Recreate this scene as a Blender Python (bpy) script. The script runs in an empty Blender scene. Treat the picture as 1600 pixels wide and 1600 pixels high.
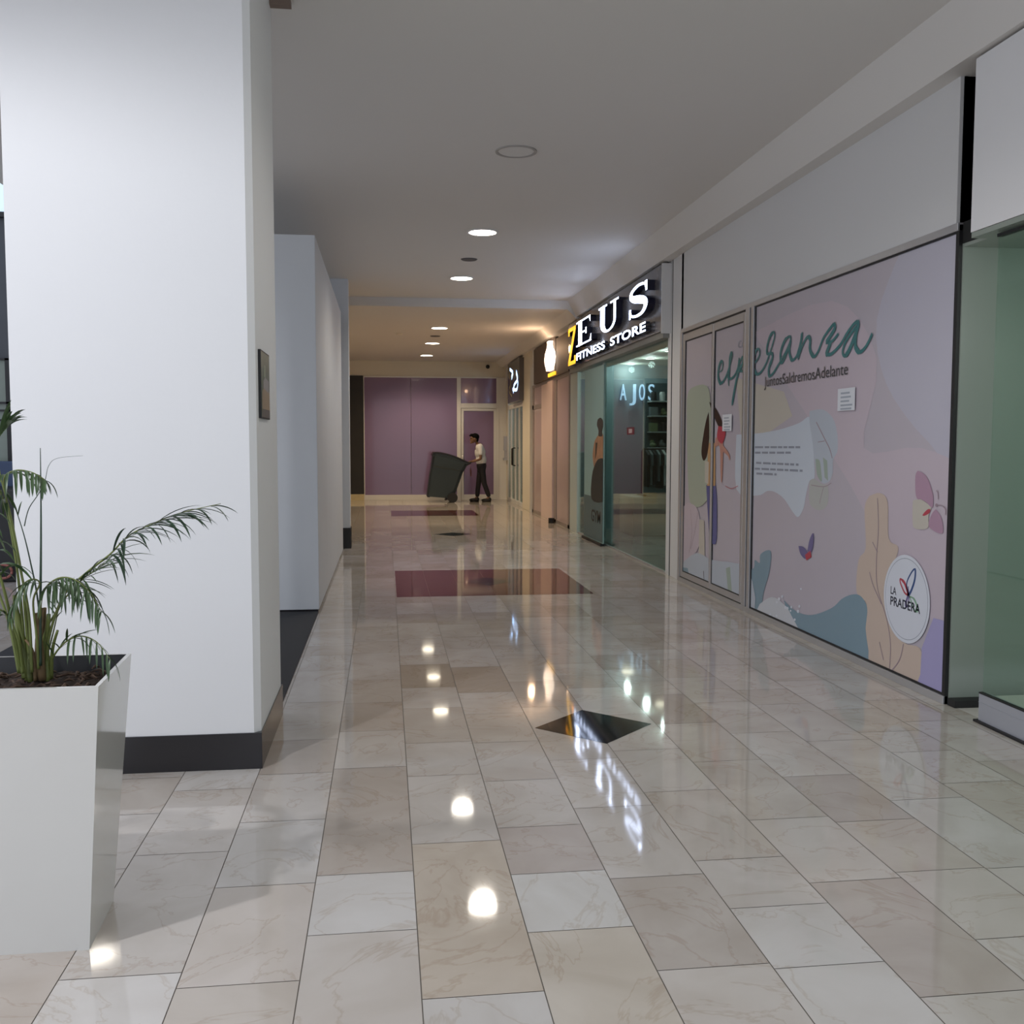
import bpy, bmesh, math, random
from mathutils import Vector, Matrix
from mathutils.geometry import tessellate_polygon
random.seed(7)
SC = bpy.context.scene
COL = SC.collection
# ---------------------------------------------------------------- camera
F_, YAW, PIT, ROL, HC = 1546.0, .12698, .06907, .00136, 1.42
_cy, _sy, _cp, _sp = math.cos(YAW), math.sin(YAW), math.cos(PIT), math.sin(PIT)
_F = Vector((_sy*_cp, _cy*_cp, -_sp)); _R = Vector((_cy, -_sy, 0)); _U = _R.cross(_F)
RT = math.cos(ROL)*_R + math.sin(ROL)*_U; UP = -math.sin(ROL)*_R + math.cos(ROL)*_U
cam = bpy.data.objects.new('camera', bpy.data.cameras.new('camera')); COL.objects.link(cam)
cam.data.sensor_width = 36; cam.data.lens = F_/1600*36; cam.data.clip_start = .05; cam.data.clip_end = 200
cam.matrix_world = Matrix(((RT.x, UP.x, -_F.x, 0), (RT.y, UP.y, -_F.y, 0), (RT.z, UP.z, -_F.z, HC), (0, 0, 0, 1)))
SC.camera = cam
# ---------------------------------------------------------------- world, exposure
SC.view_settings.view_transform = 'Standard'; SC.view_settings.look = 'None'
SC.view_settings.exposure = 0.0; SC.view_settings.gamma = 1.0; SC.view_settings.use_curve_mapping = False
w = bpy.data.worlds.new('world'); SC.world = w; w.use_nodes = True
w.node_tree.nodes['Background'].inputs[0].default_value = (.81, .87, 1.0, 1)
w.node_tree.nodes['Background'].inputs[1].default_value = 1.1

def lamp(name, kind, loc, energy, color=(1, 1, 1), size=.1, rot=None, parent=None, **kw):
    d = bpy.data.lights.new(name, kind); d.energy = energy; d.color = color
    if kind == 'AREA': d.shape = kw.pop('shape', 'DISK'); d.size = size
    else: d.shadow_soft_size = size
    for k, v in kw.items(): setattr(d, k, v)
    o = bpy.data.objects.new(name, d); COL.objects.link(o); o.location = loc
    if rot: o.rotation_euler = rot
    if parent:
        o.parent = parent; o.matrix_parent_inverse = Matrix.Translation(parent.location).inverted()
    return o

# pixel of the 1600 frame -> point on a plane of the place
def ray(x, y): return RT*((x-800)/F_) - UP*((y-800)/F_) + _F
CAM = Vector((0, 0, HC))
def onX(x, y, X): d = ray(x, y); return CAM + d*(X/d.x)
def onY(x, y, Y): d = ray(x, y); return CAM + d*(Y/d.y)
def onZ(x, y, Z=0): d = ray(x, y); return CAM + d*((Z-HC)/d.z)

# ---------------------------------------------------------------- materials
def mat(name, col, rough=.5, metal=0, emit=None, es=0, noise=0, nscale=4, bump=0, bscale=40, spec=.5, coat=0):
    m = bpy.data.materials.new(name); m.use_nodes = True; nt = m.node_tree; b = nt.nodes['Principled BSDF']
    b.inputs['Base Color'].default_value = (*col, 1); b.inputs['Roughness'].default_value = rough
    b.inputs['Metallic'].default_value = metal; b.inputs['Specular IOR Level'].default_value = spec
    if coat: b.inputs['Coat Weight'].default_value = coat; b.inputs['Coat Roughness'].default_value = .03
    if emit: b.inputs['Emission Color'].default_value = (*emit, 1); b.inputs['Emission Strength'].default_value = es
    tc = nt.nodes.new('ShaderNodeTexCoord')
    if noise:
        n = nt.nodes.new('ShaderNodeTexNoise'); n.inputs['Scale'].default_value = nscale; n.inputs['Detail'].default_value = 4
        nt.links.new(tc.outputs['Object'], n.inputs['Vector'])
        mx = nt.nodes.new('ShaderNodeMix'); mx.data_type = 'RGBA'
        mx.inputs[6].default_value = (*[c*(1-noise) for c in col], 1); mx.inputs[7].default_value = (*[min(1, c*(1+noise)) for c in col], 1)
        nt.links.new(n.outputs['Fac'], mx.inputs[0]); nt.links.new(mx.outputs[2], b.inputs['Base Color'])
    if bump:
        n = nt.nodes.new('ShaderNodeTexNoise'); n.inputs['Scale'].default_value = bscale
        nt.links.new(tc.outputs['Object'], n.inputs['Vector'])
        bp = nt.nodes.new('ShaderNodeBump'); bp.inputs['Strength'].default_value = bump; bp.inputs['Distance'].default_value = .01
        nt.links.new(n.outputs['Fac'], bp.inputs['Height']); nt.links.new(bp.outputs[0], b.inputs['Normal'])
    return m

def glass(name, tint, refl=1.0):
    m = bpy.data.materials.new(name); m.use_nodes = True; nt = m.node_tree; nt.nodes.clear()
    out = nt.nodes.new('ShaderNodeOutputMaterial'); mx = nt.nodes.new('ShaderNodeMixShader')
    t = nt.nodes.new('ShaderNodeBsdfTransparent'); t.inputs[0].default_value = (*tint, 1)
    g = nt.nodes.new('ShaderNodeBsdfGlossy'); g.inputs['Roughness'].default_value = .01; g.inputs[0].default_value = (.95, 1, .98, 1)
    fr = nt.nodes.new('ShaderNodeLayerWeight'); pw = nt.nodes.new('ShaderNodeMath'); pw.operation = 'POWER'; pw.inputs[1].default_value = 5
    nt.links.new(fr.outputs['Facing'], pw.inputs[0])
    mu = nt.nodes.new('ShaderNodeMath'); mu.operation = 'MULTIPLY_ADD'; mu.inputs[1].default_value = .9*refl; mu.inputs[2].default_value = .04*refl; mu.use_clamp = True
    nt.links.new(pw.outputs[0], mu.inputs[0]); nt.links.new(mu.outputs[0], mx.inputs[0])
    nt.links.new(t.outputs[0], mx.inputs[1]); nt.links.new(g.outputs[0], mx.inputs[2]); nt.links.new(mx.outputs[0], out.inputs[0])
    return m

M = {}
M['white'] = mat('white_wall_paint', (.80, .80, .81), .55, noise=.015, nscale=1.5, bump=.04, bscale=60)
M['ceil'] = mat('ceiling_paint', (.72, .70, .67), .7, noise=.02, nscale=.7)
M['cream'] = mat('cream_paint', (.74, .69, .58), .55, noise=.02)
M['wallr'] = mat('warm_grey_wall_paint', (.70, .70, .70), .5, noise=.02, nscale=1)
M['black'] = mat('black_gloss_base', (.022, .021, .024), .22, noise=.1)
M['blackm'] = mat('black_rubber', (.012, .012, .013), .5, noise=.1)
M['alu'] = mat('satin_aluminium', (.62, .62, .64), .32, .75, noise=.03, nscale=8)
M['whitefr'] = mat('white_painted_metal', (.78, .77, .76), .35, noise=.02)
M['carpet'] = mat('charcoal_carpet', (.028, .029, .034), .85, noise=.25, nscale=120, bump=.4, bscale=300)
M['plaster'] = mat('pale_partition_board', (.62, .64, .67), .5, noise=.04, nscale=2.5)
M['dark'] = mat('dark_void', (.01, .01, .01), .9, noise=.1)

def floor_mat():
    m = bpy.data.materials.new('polished_marble_tile'); m.use_nodes = True; nt = m.node_tree; N = nt.nodes; L = nt.links
    b = N['Principled BSDF']; tc = N.new('ShaderNodeTexCoord'); at = N.new('ShaderNodeAttribute'); at.attribute_name = 'tone'
    ao = N.new('ShaderNodeAttribute'); ao.attribute_name = 'shift'
    ad = N.new('ShaderNodeVectorMath'); ad.operation = 'MULTIPLY_ADD'; ad.inputs[1].default_value = (37, 53, 29)
    L.new(ao.outputs['Color'], ad.inputs[0]); L.new(tc.outputs['Object'], ad.inputs[2])
    n1 = N.new('ShaderNodeTexNoise'); n1.inputs['Scale'].default_value = 2.6; n1.inputs['Detail'].default_value = 5; n1.inputs['Distortion'].default_value = .8
    L.new(ad.outputs[0], n1.inputs['Vector'])
    r1 = N.new('ShaderNodeValToRGB'); r1.color_ramp.elements[0].position = .3; r1.color_ramp.elements[0].color = (.89, .86, .83, 1)
    r1.color_ramp.elements[1].position = .72; r1.color_ramp.elements[1].color = (1.08, 1.08, 1.09, 1)
    L.new(n1.outputs['Fac'], r1.inputs[0])
    # veins: thin bands where a distorted noise crosses its mid value
    n2 = N.new('ShaderNodeTexNoise'); n2.inputs['Scale'].default_value = 1.7; n2.inputs['Detail'].default_value = 6; n2.inputs['Distortion'].default_value = 1.6; n2.inputs['Roughness'].default_value = .55
    L.new(ad.outputs[0], n2.inputs['Vector'])
    s = N.new('ShaderNodeMath'); s.operation = 'SUBTRACT'; s.inputs[1].default_value = .5; L.new(n2.outputs['Fac'], s.inputs[0])
    a = N.new('ShaderNodeMath'); a.operation = 'ABSOLUTE'; L.new(s.outputs[0], a.inputs[0])
    r2 = N.new('ShaderNodeValToRGB'); r2.color_ramp.elements[0].position = 0; r2.color_ramp.elements[0].color = (.74, .64, .54, 1)
    r2.color_ramp.elements[1].position = .014; r2.color_ramp.elements[1].color = (1, 1, 1, 1)
    L.new(a.outputs[0], r2.inputs[0])
    def mul(x, y, fac=1):
        k = N.new('ShaderNodeMix'); k.data_type = 'RGBA'; k.blend_type = 'MULTIPLY'; k.inputs[0].default_value = fac
        L.new(x, k.inputs[6]); L.new(y, k.inputs[7]); return k.outputs[2]
    c = mul(mul(at.outputs['Color'], r1.outputs[0]), r2.outputs[0], .42)
    L.new(c, b.inputs['Base Color']); b.inputs['Roughness'].default_value = .05; b.inputs['IOR'].default_value = 1.6
    n3 = N.new('ShaderNodeTexNoise'); n3.inputs['Scale'].default_value = 1.6; L.new(ad.outputs[0], n3.inputs['Vector'])
    bp = N.new('ShaderNodeBump'); bp.inputs['Strength'].default_value = .05; bp.inputs['Distance'].default_value = .01
    L.new(n3.outputs['Fac'], bp.inputs['Height']); L.new(bp.outputs[0], b.inputs['Normal'])
    return m

# ---------------------------------------------------------------- mesh helpers
class MB:
    def __init__(s): s.v = []; s.f = []; s.m = []
    def add(s, vs, fs, mi=0):
        n = len(s.v); s.v += [tuple(p) for p in vs]; s.f += [tuple(i+n for i in f) for f in fs]; s.m += [mi]*len(fs)
    def box(s, x0, x1, y0, y1, z0, z1, mi=0):
        if x0 > x1: x0, x1 = x1, x0
        if y0 > y1: y0, y1 = y1, y0
        s.add([(x, y, z) for z in (z0, z1) for x, y in ((x0, y0), (x1, y0), (x1, y1), (x0, y1))],
              [(3, 2, 1, 0), (4, 5, 6, 7), (0, 1, 5, 4), (1, 2, 6, 5), (2, 3, 7, 6), (3, 0, 4, 7)], mi)
    def prism(s, poly, fn, d0, d1, mi=0):   # poly 2D, fn(u,v,d)->3D
        n = len(poly); vs = [fn(u, v, d0) for u, v in poly] + [fn(u, v, d1) for u, v in poly]
        tri = tessellate_polygon([[Vector((u, v, 0)) for u, v in poly]])
        fs = [tuple(t) for t in tri] + [tuple(i+n for i in reversed(t)) for t in tri] + [(i, i+n, (i+1) % n+n, (i+1) % n) for i in range(n)]
        s.add(vs, fs, mi)
    def flat(s, poly, fn, d, mi=0):
        tri = tessellate_polygon([[Vector((u, v, 0)) for u, v in poly]]); s.add([fn(u, v, d) for u, v in poly], [tuple(t) for t in tri], mi)
    def tube(s, pts, rad, n=8, mi=0, cap=True):
        pts = [Vector(p) for p in pts]; k = len(pts)
        if not hasattr(rad, '__len__'): rad = [rad]*k
        vs = []; prev = None
        for i, p in enumerate(pts):
            t = (pts[min(i+1, k-1)]-pts[max(i-1, 0)]).normalized()
            if prev is None:
                a = t.cross(Vector((0, 0, 1)))
                if a.length < .05: a = t.cross(Vector((1, 0, 0)))
                a.normalize()
            else: a = (prev - t*prev.dot(t)).normalized()
            prev = a; bb = t.cross(a)
            vs += [p+(a*math.cos(2*math.pi*j/n)+bb*math.sin(2*math.pi*j/n))*rad[i] for j in range(n)]
        fs = [(i*n+j, i*n+(j+1) % n, (i+1)*n+(j+1) % n, (i+1)*n+j) for i in range(k-1) for j in range(n)]
        if cap: fs += [tuple(reversed(range(n))), tuple((k-1)*n+j for j in range(n))]
        s.add(vs, fs, mi)
    def cyl(s, c, r, h, n=32, axis='z', mi=0, r2=None):
        r2 = r if r2 is None else r2; c = Vector(c)
        ax = {'x': (Vector((0, 1, 0)), Vector((0, 0, 1)), Vector((1, 0, 0))), 'y': (Vector((0, 0, 1)), Vector((1, 0, 0)), Vector((0, 1, 0))), 'z': (Vector((1, 0, 0)), Vector((0, 1, 0)), Vector((0, 0, 1)))}[axis]
        vs = [c+(ax[0]*math.cos(t)+ax[1]*math.sin(t))*rr+ax[2]*hh for rr, hh in ((r, 0), (r2, h)) for t in [2*math.pi*i/n for i in range(n)]]
        s.add(vs, [tuple(reversed(range(n))), tuple(range(n, 2*n))]+[(i, (i+1) % n, (i+1) % n+n, i+n) for i in range(n)], mi)
    def ell(s, c, rx, ry, rz, nu=20, nv=12, mi=0):
        vs = []; fs = []
        for j in range(nv+1):
            ph = math.pi*j/nv
            for i in range(nu):
                th = 2*math.pi*i/nu; vs.append((c[0]+rx*math.sin(ph)*math.cos(th), c[1]+ry*math.sin(ph)*math.sin(th), c[2]+rz*math.cos(ph)))
        for j in range(nv):
            for i in range(nu): fs.append((j*nu+i, (j+1)*nu+i, (j+1)*nu+(i+1) % nu, j*nu+(i+1) % nu))
        s.add(vs, fs, mi)
    def ring(s, c, r0, r1, z0, z1, n=40, mi=0):
        vs = [(c[0]+r*math.cos(t), c[1]+r*math.sin(t), z) for r, z in ((r0, z0), (r1, z0), (r1, z1), (r0, z1)) for t in [2*math.pi*i/n for i in range(n)]]
        s.add(vs, [(a*n+i, a*n+(i+1) % n, b*n+(i+1) % n, b*n+i) for a, b in ((0, 1), (1, 2), (2, 3), (3, 0)) for i in range(n)], mi)

def link_mesh(name, me, parent=None):
    o = bpy.data.objects.new(name, me); COL.objects.link(o)
    if parent: o.parent = parent; o.matrix_parent_inverse = Matrix.Translation(parent.location).inverted()
    return o
def obj(name, mb, mats, parent=None, bevel=0, smooth=False, seg=2, label=None):
    me = bpy.data.meshes.new(name); me.from_pydata(mb.v, [], mb.f)
    for m in (mats if isinstance(mats, (list, tuple)) else [mats]): me.materials.append(M[m] if isinstance(m, str) else m)
    me.polygons.foreach_set('material_index', mb.m)
    bm = bmesh.new(); bm.from_mesh(me)
    bmesh.ops.recalc_face_normals(bm, faces=bm.faces)
    if bevel:
        bmesh.ops.remove_doubles(bm, verts=bm.verts, dist=1e-5)
        bmesh.ops.bevel(bm, geom=[e for e in bm.edges if e.is_manifold and e.calc_face_angle(0) > .5], offset=bevel, segments=seg, affect='EDGES', profile=.5, clamp_overlap=True)
    bm.to_mesh(me); bm.free()
    if smooth: me.polygons.foreach_set('use_smooth', [True]*len(me.polygons))
    o = link_mesh(name, me, parent)
    if label: o['label'] = label
    return o
def thing(name, label, cat, loc=(0, 0, 0), group=None):
    o = bpy.data.objects.new(name, None); COL.objects.link(o); o.location = loc; o.empty_display_size = .2
    o['label'] = label; o['category'] = cat
    if group: o['group'] = group
    return o
def tag(o, label, cat, group=None):
    o['label'] = label; o['category'] = cat
    if group: o['group'] = group
    return o
def struct(name, mb, m, bevel=0):
    o = obj(name, mb, m, None, bevel); o['kind'] = 'structure'; return o
def dup(root, delta, label, group=None, swap=None):
    r = root.copy(); COL.objects.link(r); r.location = root.location + Vector(delta); r['label'] = label
    if group: r['group'] = group
    def rec(src, dst):
        for ch in list(src.children):
            c = ch.copy(); COL.objects.link(c); c.parent = dst; c.matrix_parent_inverse = ch.matrix_parent_inverse; rec(ch, c)
            if swap and c.type == 'LIGHT' and 'bulb' in swap:
                c.data = c.data.copy(); c.data.energy, c.data.color = swap['bulb']
            if swap and c.type == 'MESH' and ch.name.split('.')[0] in swap:
                c.data = c.data.copy(); c.data.materials[0] = swap[ch.name.split('.')[0]]
    rec(root, r); return r
def spline(pts, k=6):
    out = []; n = len(pts)
    for i in range(n-1):
        p0, p1, p2, p3 = pts[max(i-1, 0)], pts[i], pts[i+1], pts[min(i+2, n-1)]
        for j in range(k):
            t = j/k
            out.append(tuple(.5*((2*b)+(-a+c)*t+(2*a-5*b+4*c-d)*t*t+(-a+3*b-3*c+d)*t**3) for a, b, c, d in zip(p0, p1, p2, p3)))
    out.append(tuple(pts[-1])); return out
def font_mesh(s, size=1, extrude=0, offset=0):
    c = bpy.data.curves.new('t', 'FONT'); c.body = s; c.size = size; c.extrude = extrude; c.offset = offset; c.resolution_u = 4
    o = bpy.data.objects.new('t', c); COL.objects.link(o); dg = bpy.context.evaluated_depsgraph_get(); dg.update()
    me = bpy.data.meshes.new_from_object(o.evaluated_get(dg)); vs = [v.co.copy() for v in me.vertices]; fs = [tuple(p.vertices) for p in me.polygons]
    bpy.data.objects.remove(o); bpy.data.curves.remove(c); bpy.data.meshes.remove(me); return vs, fs
def wall_text(mb, s, y0, y1, z0, z1, X, ext=0, off=0, mi=0):   # text on a plane facing -X, read towards -Y, fitted in the box
    vs, fs = font_mesh(s, 1, .5 if ext else 0, off)
    xa, xb = min(v.x for v in vs), max(v.x for v in vs); ya, yb = min(v.y for v in vs), max(v.y for v in vs)
    mb.add([(X-v.z*ext, y0+(v.x-xa)/(xb-xa)*(y1-y0), z0+(v.y-ya)/(yb-ya)*(z1-z0)) for v in vs], fs, mi)

# ================================================================ SETTING
XR, XL, YB, ZC, ZF, YS = 3.03, -.55, 25.1, 3.60, 3.47, 15.1
TW = .3175; X0 = .082
JO = {-3: [2.66, 3.46, 4.1], -2: [2.58, 3.17, 3.72, 4.26, 4.75, 5.45, 6.21, 6.66], -1: [2.82, 3.22, 4.3, 4.86, 5.4, 5.93, 6.7, 7.1, 7.68],
      0: [2.45, 3.44, 4.16, 4.63, 5.25, 5.7, 6.31, 6.6, 7.16], 1: [2.76, 3.15, 3.55, 4.06, 4.6, 5.1, 5.55, 6.2], 2: [2.51, 3.08, 3.71, 4.3, 5.2],
      3: [2.48, 2.83, 3.18, 3.85, 4.4, 5.0], 4: [2.3, 2.97, 3.51, 4.2, 4.8], 5: [2.1, 2.56, 3.01, 3.45, 3.96, 4.6], 6: [2.4, 3.0, 3.64, 4.43, 5.1]}
TONE = {(-1, 2.82): (.66, .645, .63), (-1, 2.3): (.60, .56, .53), (1, 2.76): (.66, .655, .64), (0, 2.45): (.58, .50, .41), (1, 2.2): (.58, .52, .44), (2, 2.51): (.47, .42, .38),
        (1, 3.15): (.48, .42, .39), (5, 3.45): (.47, .42, .39), (4, 2.3): (.50, .44, .40), (-2, 2.58): (.57, .51, .46), (0, 5.7): (.36, .29, .22), (1, 5.55): (.40, .33, .27), (4, 4.8): (.43, .37, .33)}
mb = MB(); tone = []; shift = []
def quad(x0, x1, y0, y1, z, col, mi=0):
    mb.add([(x0, y0, z), (x1, y0, z), (x1, y1, z), (x0, y1, z)], [(0, 1, 2, 3)], mi)
    sh = (random.random(), random.random(), random.random(), 1)
    tone.extend([(*col, 1)]*4); shift.extend([sh]*4)
G = .0016
for j in range(-26, 10):
    xa, xb = X0+TW*j, X0+TW*(j+1)
    ys = list(JO.get(j, [])); lo = ys[0] if ys else 2+random.uniform(-.3, .3)
    if not ys: ys = [lo]
    while ys[0] > -2.2: ys.insert(0, ys[0]-random.choice((.32, .42, .5, .58, .64)))
    while ys[-1] < YB: ys.append(ys[-1]+random.choice((.32, .42, .5, .58, .64)))
    if j == 9: xb = XR+.02
    for a, b in zip(ys, ys[1:]):
        b = min(b, YB)
        if b-a < .02: continue
        k = random.random(); r = random.uniform(.94, 1.06)
        base = (.60, .56, .525) if k < .5 else (.55, .50, .45) if k < .8 else (.64, .62, .60) if k < .92 else (.48, .42, .37)
        if j == 9: base = (.60, .58, .52)
        for (tj, ty), tc in TONE.items():
            if tj == j and abs(ty-a) < .12: base = tc; r = 1
        quad(xa+G, xb-G, a+G, b-G, 0, tuple((c*.7+q*.3)*(1+(r-1)*.7)*.95 for c, q in zip(base, (.57, .53, .49))))
def inlay(poly, z, col):
    mb.add([(x, y, z) for x, y in poly], [(0, 1, 2, 3)]); tone.extend([(*col, 1)]*4); shift.extend([(.3, .2, .7, 1)]*4)
def ngrid(x0, x1, y0, y1, n, z, col):
    for i in range(n):
        for k in range(n):
            a, b, c, d = x0+(x1-x0)*i/n, x0+(x1-x0)*(i+1)/n, y0+(y1-y0)*k/n, y0+(y1-y0)*(k+1)/n
            quad(a+G*.4, b-G*.4, c+G*.4, d-G*.4, z, tuple(q*random.uniform(.9, 1.1) for q in col))
ngrid(.092, 1.95, 9.14, 11.05, 6, .0005, (.115, .032, .026)); ngrid(.105, 1.83, 19.43, 21.03, 6, .0005, (.115, .032, .026))
for cx, cy, h in ((1.03, 4.81, .30), (1.03, 10.08, .30), (1.04, 15.45, .30)):
    inlay([(cx-h, cy), (cx, cy-h), (cx+h, cy), (cx, cy+h)], .001, (.006, .006, .008))
nt_ = len(mb.v)
mb.add([(-8.3, -2.5, -.0015), (XR+.02, -2.5, -.0015), (XR+.02, YB, -.0015), (-8.3, YB, -.0015)], [(0, 1, 2, 3)], 1); tone += [(.2, .2, .2, 1)]*4; shift += [(0, 0, 0, 1)]*4
me = bpy.data.meshes.new('floor'); me.from_pydata(mb.v, [], mb.f)
me.materials.append(floor_mat()); me.materials.append(mat('tile_grout', (.16, .14, .12), .7, noise=.1)); me.polygons.foreach_set('material_index', mb.m)
for nm, dat in (('tone', tone), ('shift', shift)):
    at = me.attributes.new(nm, 'FLOAT_COLOR', 'POINT'); at.data.foreach_set('color', [c for t in dat for c in t])
fl = link_mesh('floor', me); fl['kind'] = 'structure'

# ceiling: near slab, lower far slab with the step between, cove along the shops
mb = MB(); mb.box(-3.2, 2.78, -.6, YS, ZC, ZC+.2); mb.box(-3.2, 2.78, YS, YB+.1, ZF, ZC+.2)
for z, a, b in ((ZC, -.6, YS), (ZF, YS, YB+.1)):
    lo = z-.24 if z == ZC else 3.33
    mb.prism([(2.78, z), (2.92, lo), (3.3, lo), (3.3, ZC+.2), (2.78, ZC+.2)], lambda u, v, d: (u, d, v), a, b)
struct('ceiling', mb, 'ceil')
# right wall: header strips and piers
mb = MB()
mb.box(XR, XR+.15, 5.03, 9.99, 2.59, 3.38); mb.box(XR, XR+.15, 9.93, 10.30, 0, 3.38); mb.box(XR+.012, XR+.4, 10.34, 16.2, 2.60, 3.38)
mb.box(XR, XR+.15, 10.34, 10.47, 0, 2.6); mb.box(XR, XR+.15, 16.2, YB, 3.0, 3.38)
mb.box(XR+.3, XR+.4, -1.6, 5.1, 2.5, 3.5, 1); mb.box(XR+.012, XR+.4, 4.79, 5.1, 2.48, 2.592, 1); mb.box(XR+.02, XR+.3, 5.03, 5.1, 2.6, 3.38, 1)
mb.box(XR+.004, XR+.15, 10.30, 10.34, 0, 3.38, 1)
struct('wall_right', mb, ['wallr', 'dark'])
mb = MB(); mb.box(XR-.05, XR+.10, 20.45, 21.55, 0, 3.34); struct('trim_1', mb, 'cream', .006)
mb = MB(); mb.box(XR+.02, XR+.15, 24.55, YB, 0, 3.2); struct('trim_2', mb, 'cream')
# back wall fascia and the wall behind everything
mb = MB(); mb.box(-3.2, XR+.1, YB-.06, YB+.12, 3.08, ZF); mb.box(-3.2, XR+.1, YB+.0, YB+.12, -.02, 3.1); struct('wall_back', mb, 'cream')
mb = MB(); mb.box(-3.3, -3.2, 13.3, YB+.1, 0, 3.6); mb.box(-3.2, -.9, 13.8, 13.9, 0, 3.6); struct('wall_left', mb, 'cream')
mb = MB(); mb.box(-.9, -.535, YB-.10, YB-.07, 0, .15); struct('baseboard_back', mb, mat('yellow_marble_skirting', (.62, .52, .30), .3, noise=.15, nscale=6))

# ================================================================ COLUMN (near left)
t = thing('square_column', 'big white square column on a black base behind the potted palm', 'column', (-1.04, 4.78, 0))
mb = MB(); x0, x1, y0, y1, c = -1.54, XL, 4.35, 5.22, .028
mb.prism([(x0, y0), (x1-c, y0), (x1, y0+c), (x1, y1-c), (x1-c, y1), (x0, y1)], lambda u, v, d: (u, v, d), .16, ZC)
obj('shaft', mb, 'white', t)
mb = MB(); mb.box(x0-.006, x1+.006, y0-.006, y1+.006, 0, .16); obj('base', mb, 'black', t, .002, label='gloss black base')
t = thing('wall_picture', 'small unframed picture on the side of the white column', 'picture', (XL, 4.62, 1.53))
mb = MB(); mb.box(XL+.0005, XL+.012, 4.46, 4.78, 1.53, 1.83); obj('backing', mb, 'blackm', t)
pic = MB(); P = lambda u, v, d: (d, 4.46+.32*u, 1.53+.30*v)
pm = [mat('print_green', (.05, .09, .055), .3, noise=.3, nscale=30), mat('print_grey', (.28, .28, .30), .3, noise=.1), mat('print_tan', (.30, .22, .13), .3, noise=.3, nscale=20), mat('print_slate', (.06, .075, .08), .3, noise=.1), mat('print_pale_green', (.20, .27, .19), .3, noise=.1)]
pic.flat([(0.02, .02), (.98, .02), (.98, .98), (.02, .98)], P, XL+.0125, 0)
pic.flat([(.1, .02), (.98, .02), (.98, .14), (.1, .14)], P, XL+.0130, 3); pic.flat([(.1, .14), (.98, .14), (.95, .42), (.5, .5), (.1, .4)], P, XL+.0130, 2)
pic.flat([(.25, .45), (.85, .4), (.88, .58), (.45, .62), (.22, .55)], P, XL+.0134, 1); pic.flat([(.3, .62), (.5, .62), (.5, .8), (.35, .8)], P, XL+.0134, 4)
obj('print', pic, pm, t)

# ================================================================ PARTITIONS further along the left
t = thing('partition_box', 'pale free standing boxed partition wall beyond the white column', 'partition', (-1.1, 10.8, 0))
mb = MB(); mb.box(-1.7, -.565, 8.42, 13.2, .02, 3.13); obj('panel', mb, 'plaster', t, .004)
mb = MB(); mb.box(-1.68, -.575, 8.43, 13.19, 0, .03); obj('plinth', mb, 'black', t)
t = thing('pier', 'narrow pale pier with black foot beyond the boxed partition', 'pier', (-.7, 13.6, 0))
mb = MB(); mb.box(-1.3, -.48, 13.5, 13.78, .28, ZC-.001); obj('shaft', mb, 'plaster', t)
mb = MB(); mb.box(-1.31, -.47, 13.49, 13.79, 0, .28); obj('base', mb, 'blackm', t)
mb = MB(); mb.box(-2.6, XL-.02, 5.24, 8.41, .0015, .006); tag(obj('floor_mat', mb, 'carpet'), 'charcoal carpet mat on the floor between column and boxed partition', 'mat')

# ================================================================ POTTED PALM
PX0, PX1, PY0, PY1, PH = -1.42, -.79, 2.81, 3.25, .75
t = thing('potted_palm', 'green palm in tall white glossy square planter at left', 'potted plant', ((PX0+PX1)/2, 3.03, 0))
M['planter'] = mat('white_gloss_lacquer', (.66, .65, .615), .10, noise=.01, coat=.6)
M['lacq_in'] = mat('black_liner', (.02, .02, .022), .4, noise=.1)
mb = MB(); bx0, bx1, by0, by1 = PX0+.03, PX1-.045, PY0+.005, PY1-.135; wt = .012
o4 = lambda a, b, c, d, z: [(a, c, z), (b, c, z), (b, d, z), (a, d, z)]
vs = [(bx0, by0, 0), (bx1, by0, 0), (bx1-.0136, by1, 0), (bx0, by1, 0)]+[(PX0, PY0, PH), (PX1, PY0, PH), (PX1-.02, PY1, PH), (PX0, PY1, PH)]+[(PX0+wt, PY0+wt, PH), (PX1-wt, PY0+wt, PH), (PX1-wt-.02, PY1-wt, PH), (PX0+wt, PY1-wt, PH)]+o4(bx0+wt, bx1-wt, by0+wt, by1-wt, .05)
fs = [(3, 2, 1, 0)]; ms = [0]
for i in range(4):
    k = (i+1) % 4; fs += [(i, k, k+4, i+4), (i+4, k+4, k+8, i+8), (i+8, k+8, k+12, i+12)]; ms += [0, 0, 1]
fs.append((12, 13, 14, 15)); ms.append(1); mb.v = vs; mb.f = fs; mb.m = ms
obj('planter', mb, ['planter', 'lacq_in'], t)
mb = MB(); n = 26; sx0, sx1, sy0, sy1 = PX0+.016, PX1-.036, PY0+.016, PY1-.026
g = [[(sx0+(sx1-sx0)*i/n, sy0+(sy1-sy0)*j/n, .69+random.uniform(-.008, .012)+.025*math.exp(-(((sx0+(sx1-sx0)*i/n)+1.0)**2+((sy0+(sy1-sy0)*j/n)-3.03)**2)*40)) for i in range(n+1)] for j in range(n+1)]
mb.add([p for r in g for p in r], [(j*(n+1)+i, j*(n+1)+i+1, (j+1)*(n+1)+i+1, (j+1)*(n+1)+i) for i in range(n) for j in range(n)])
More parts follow.
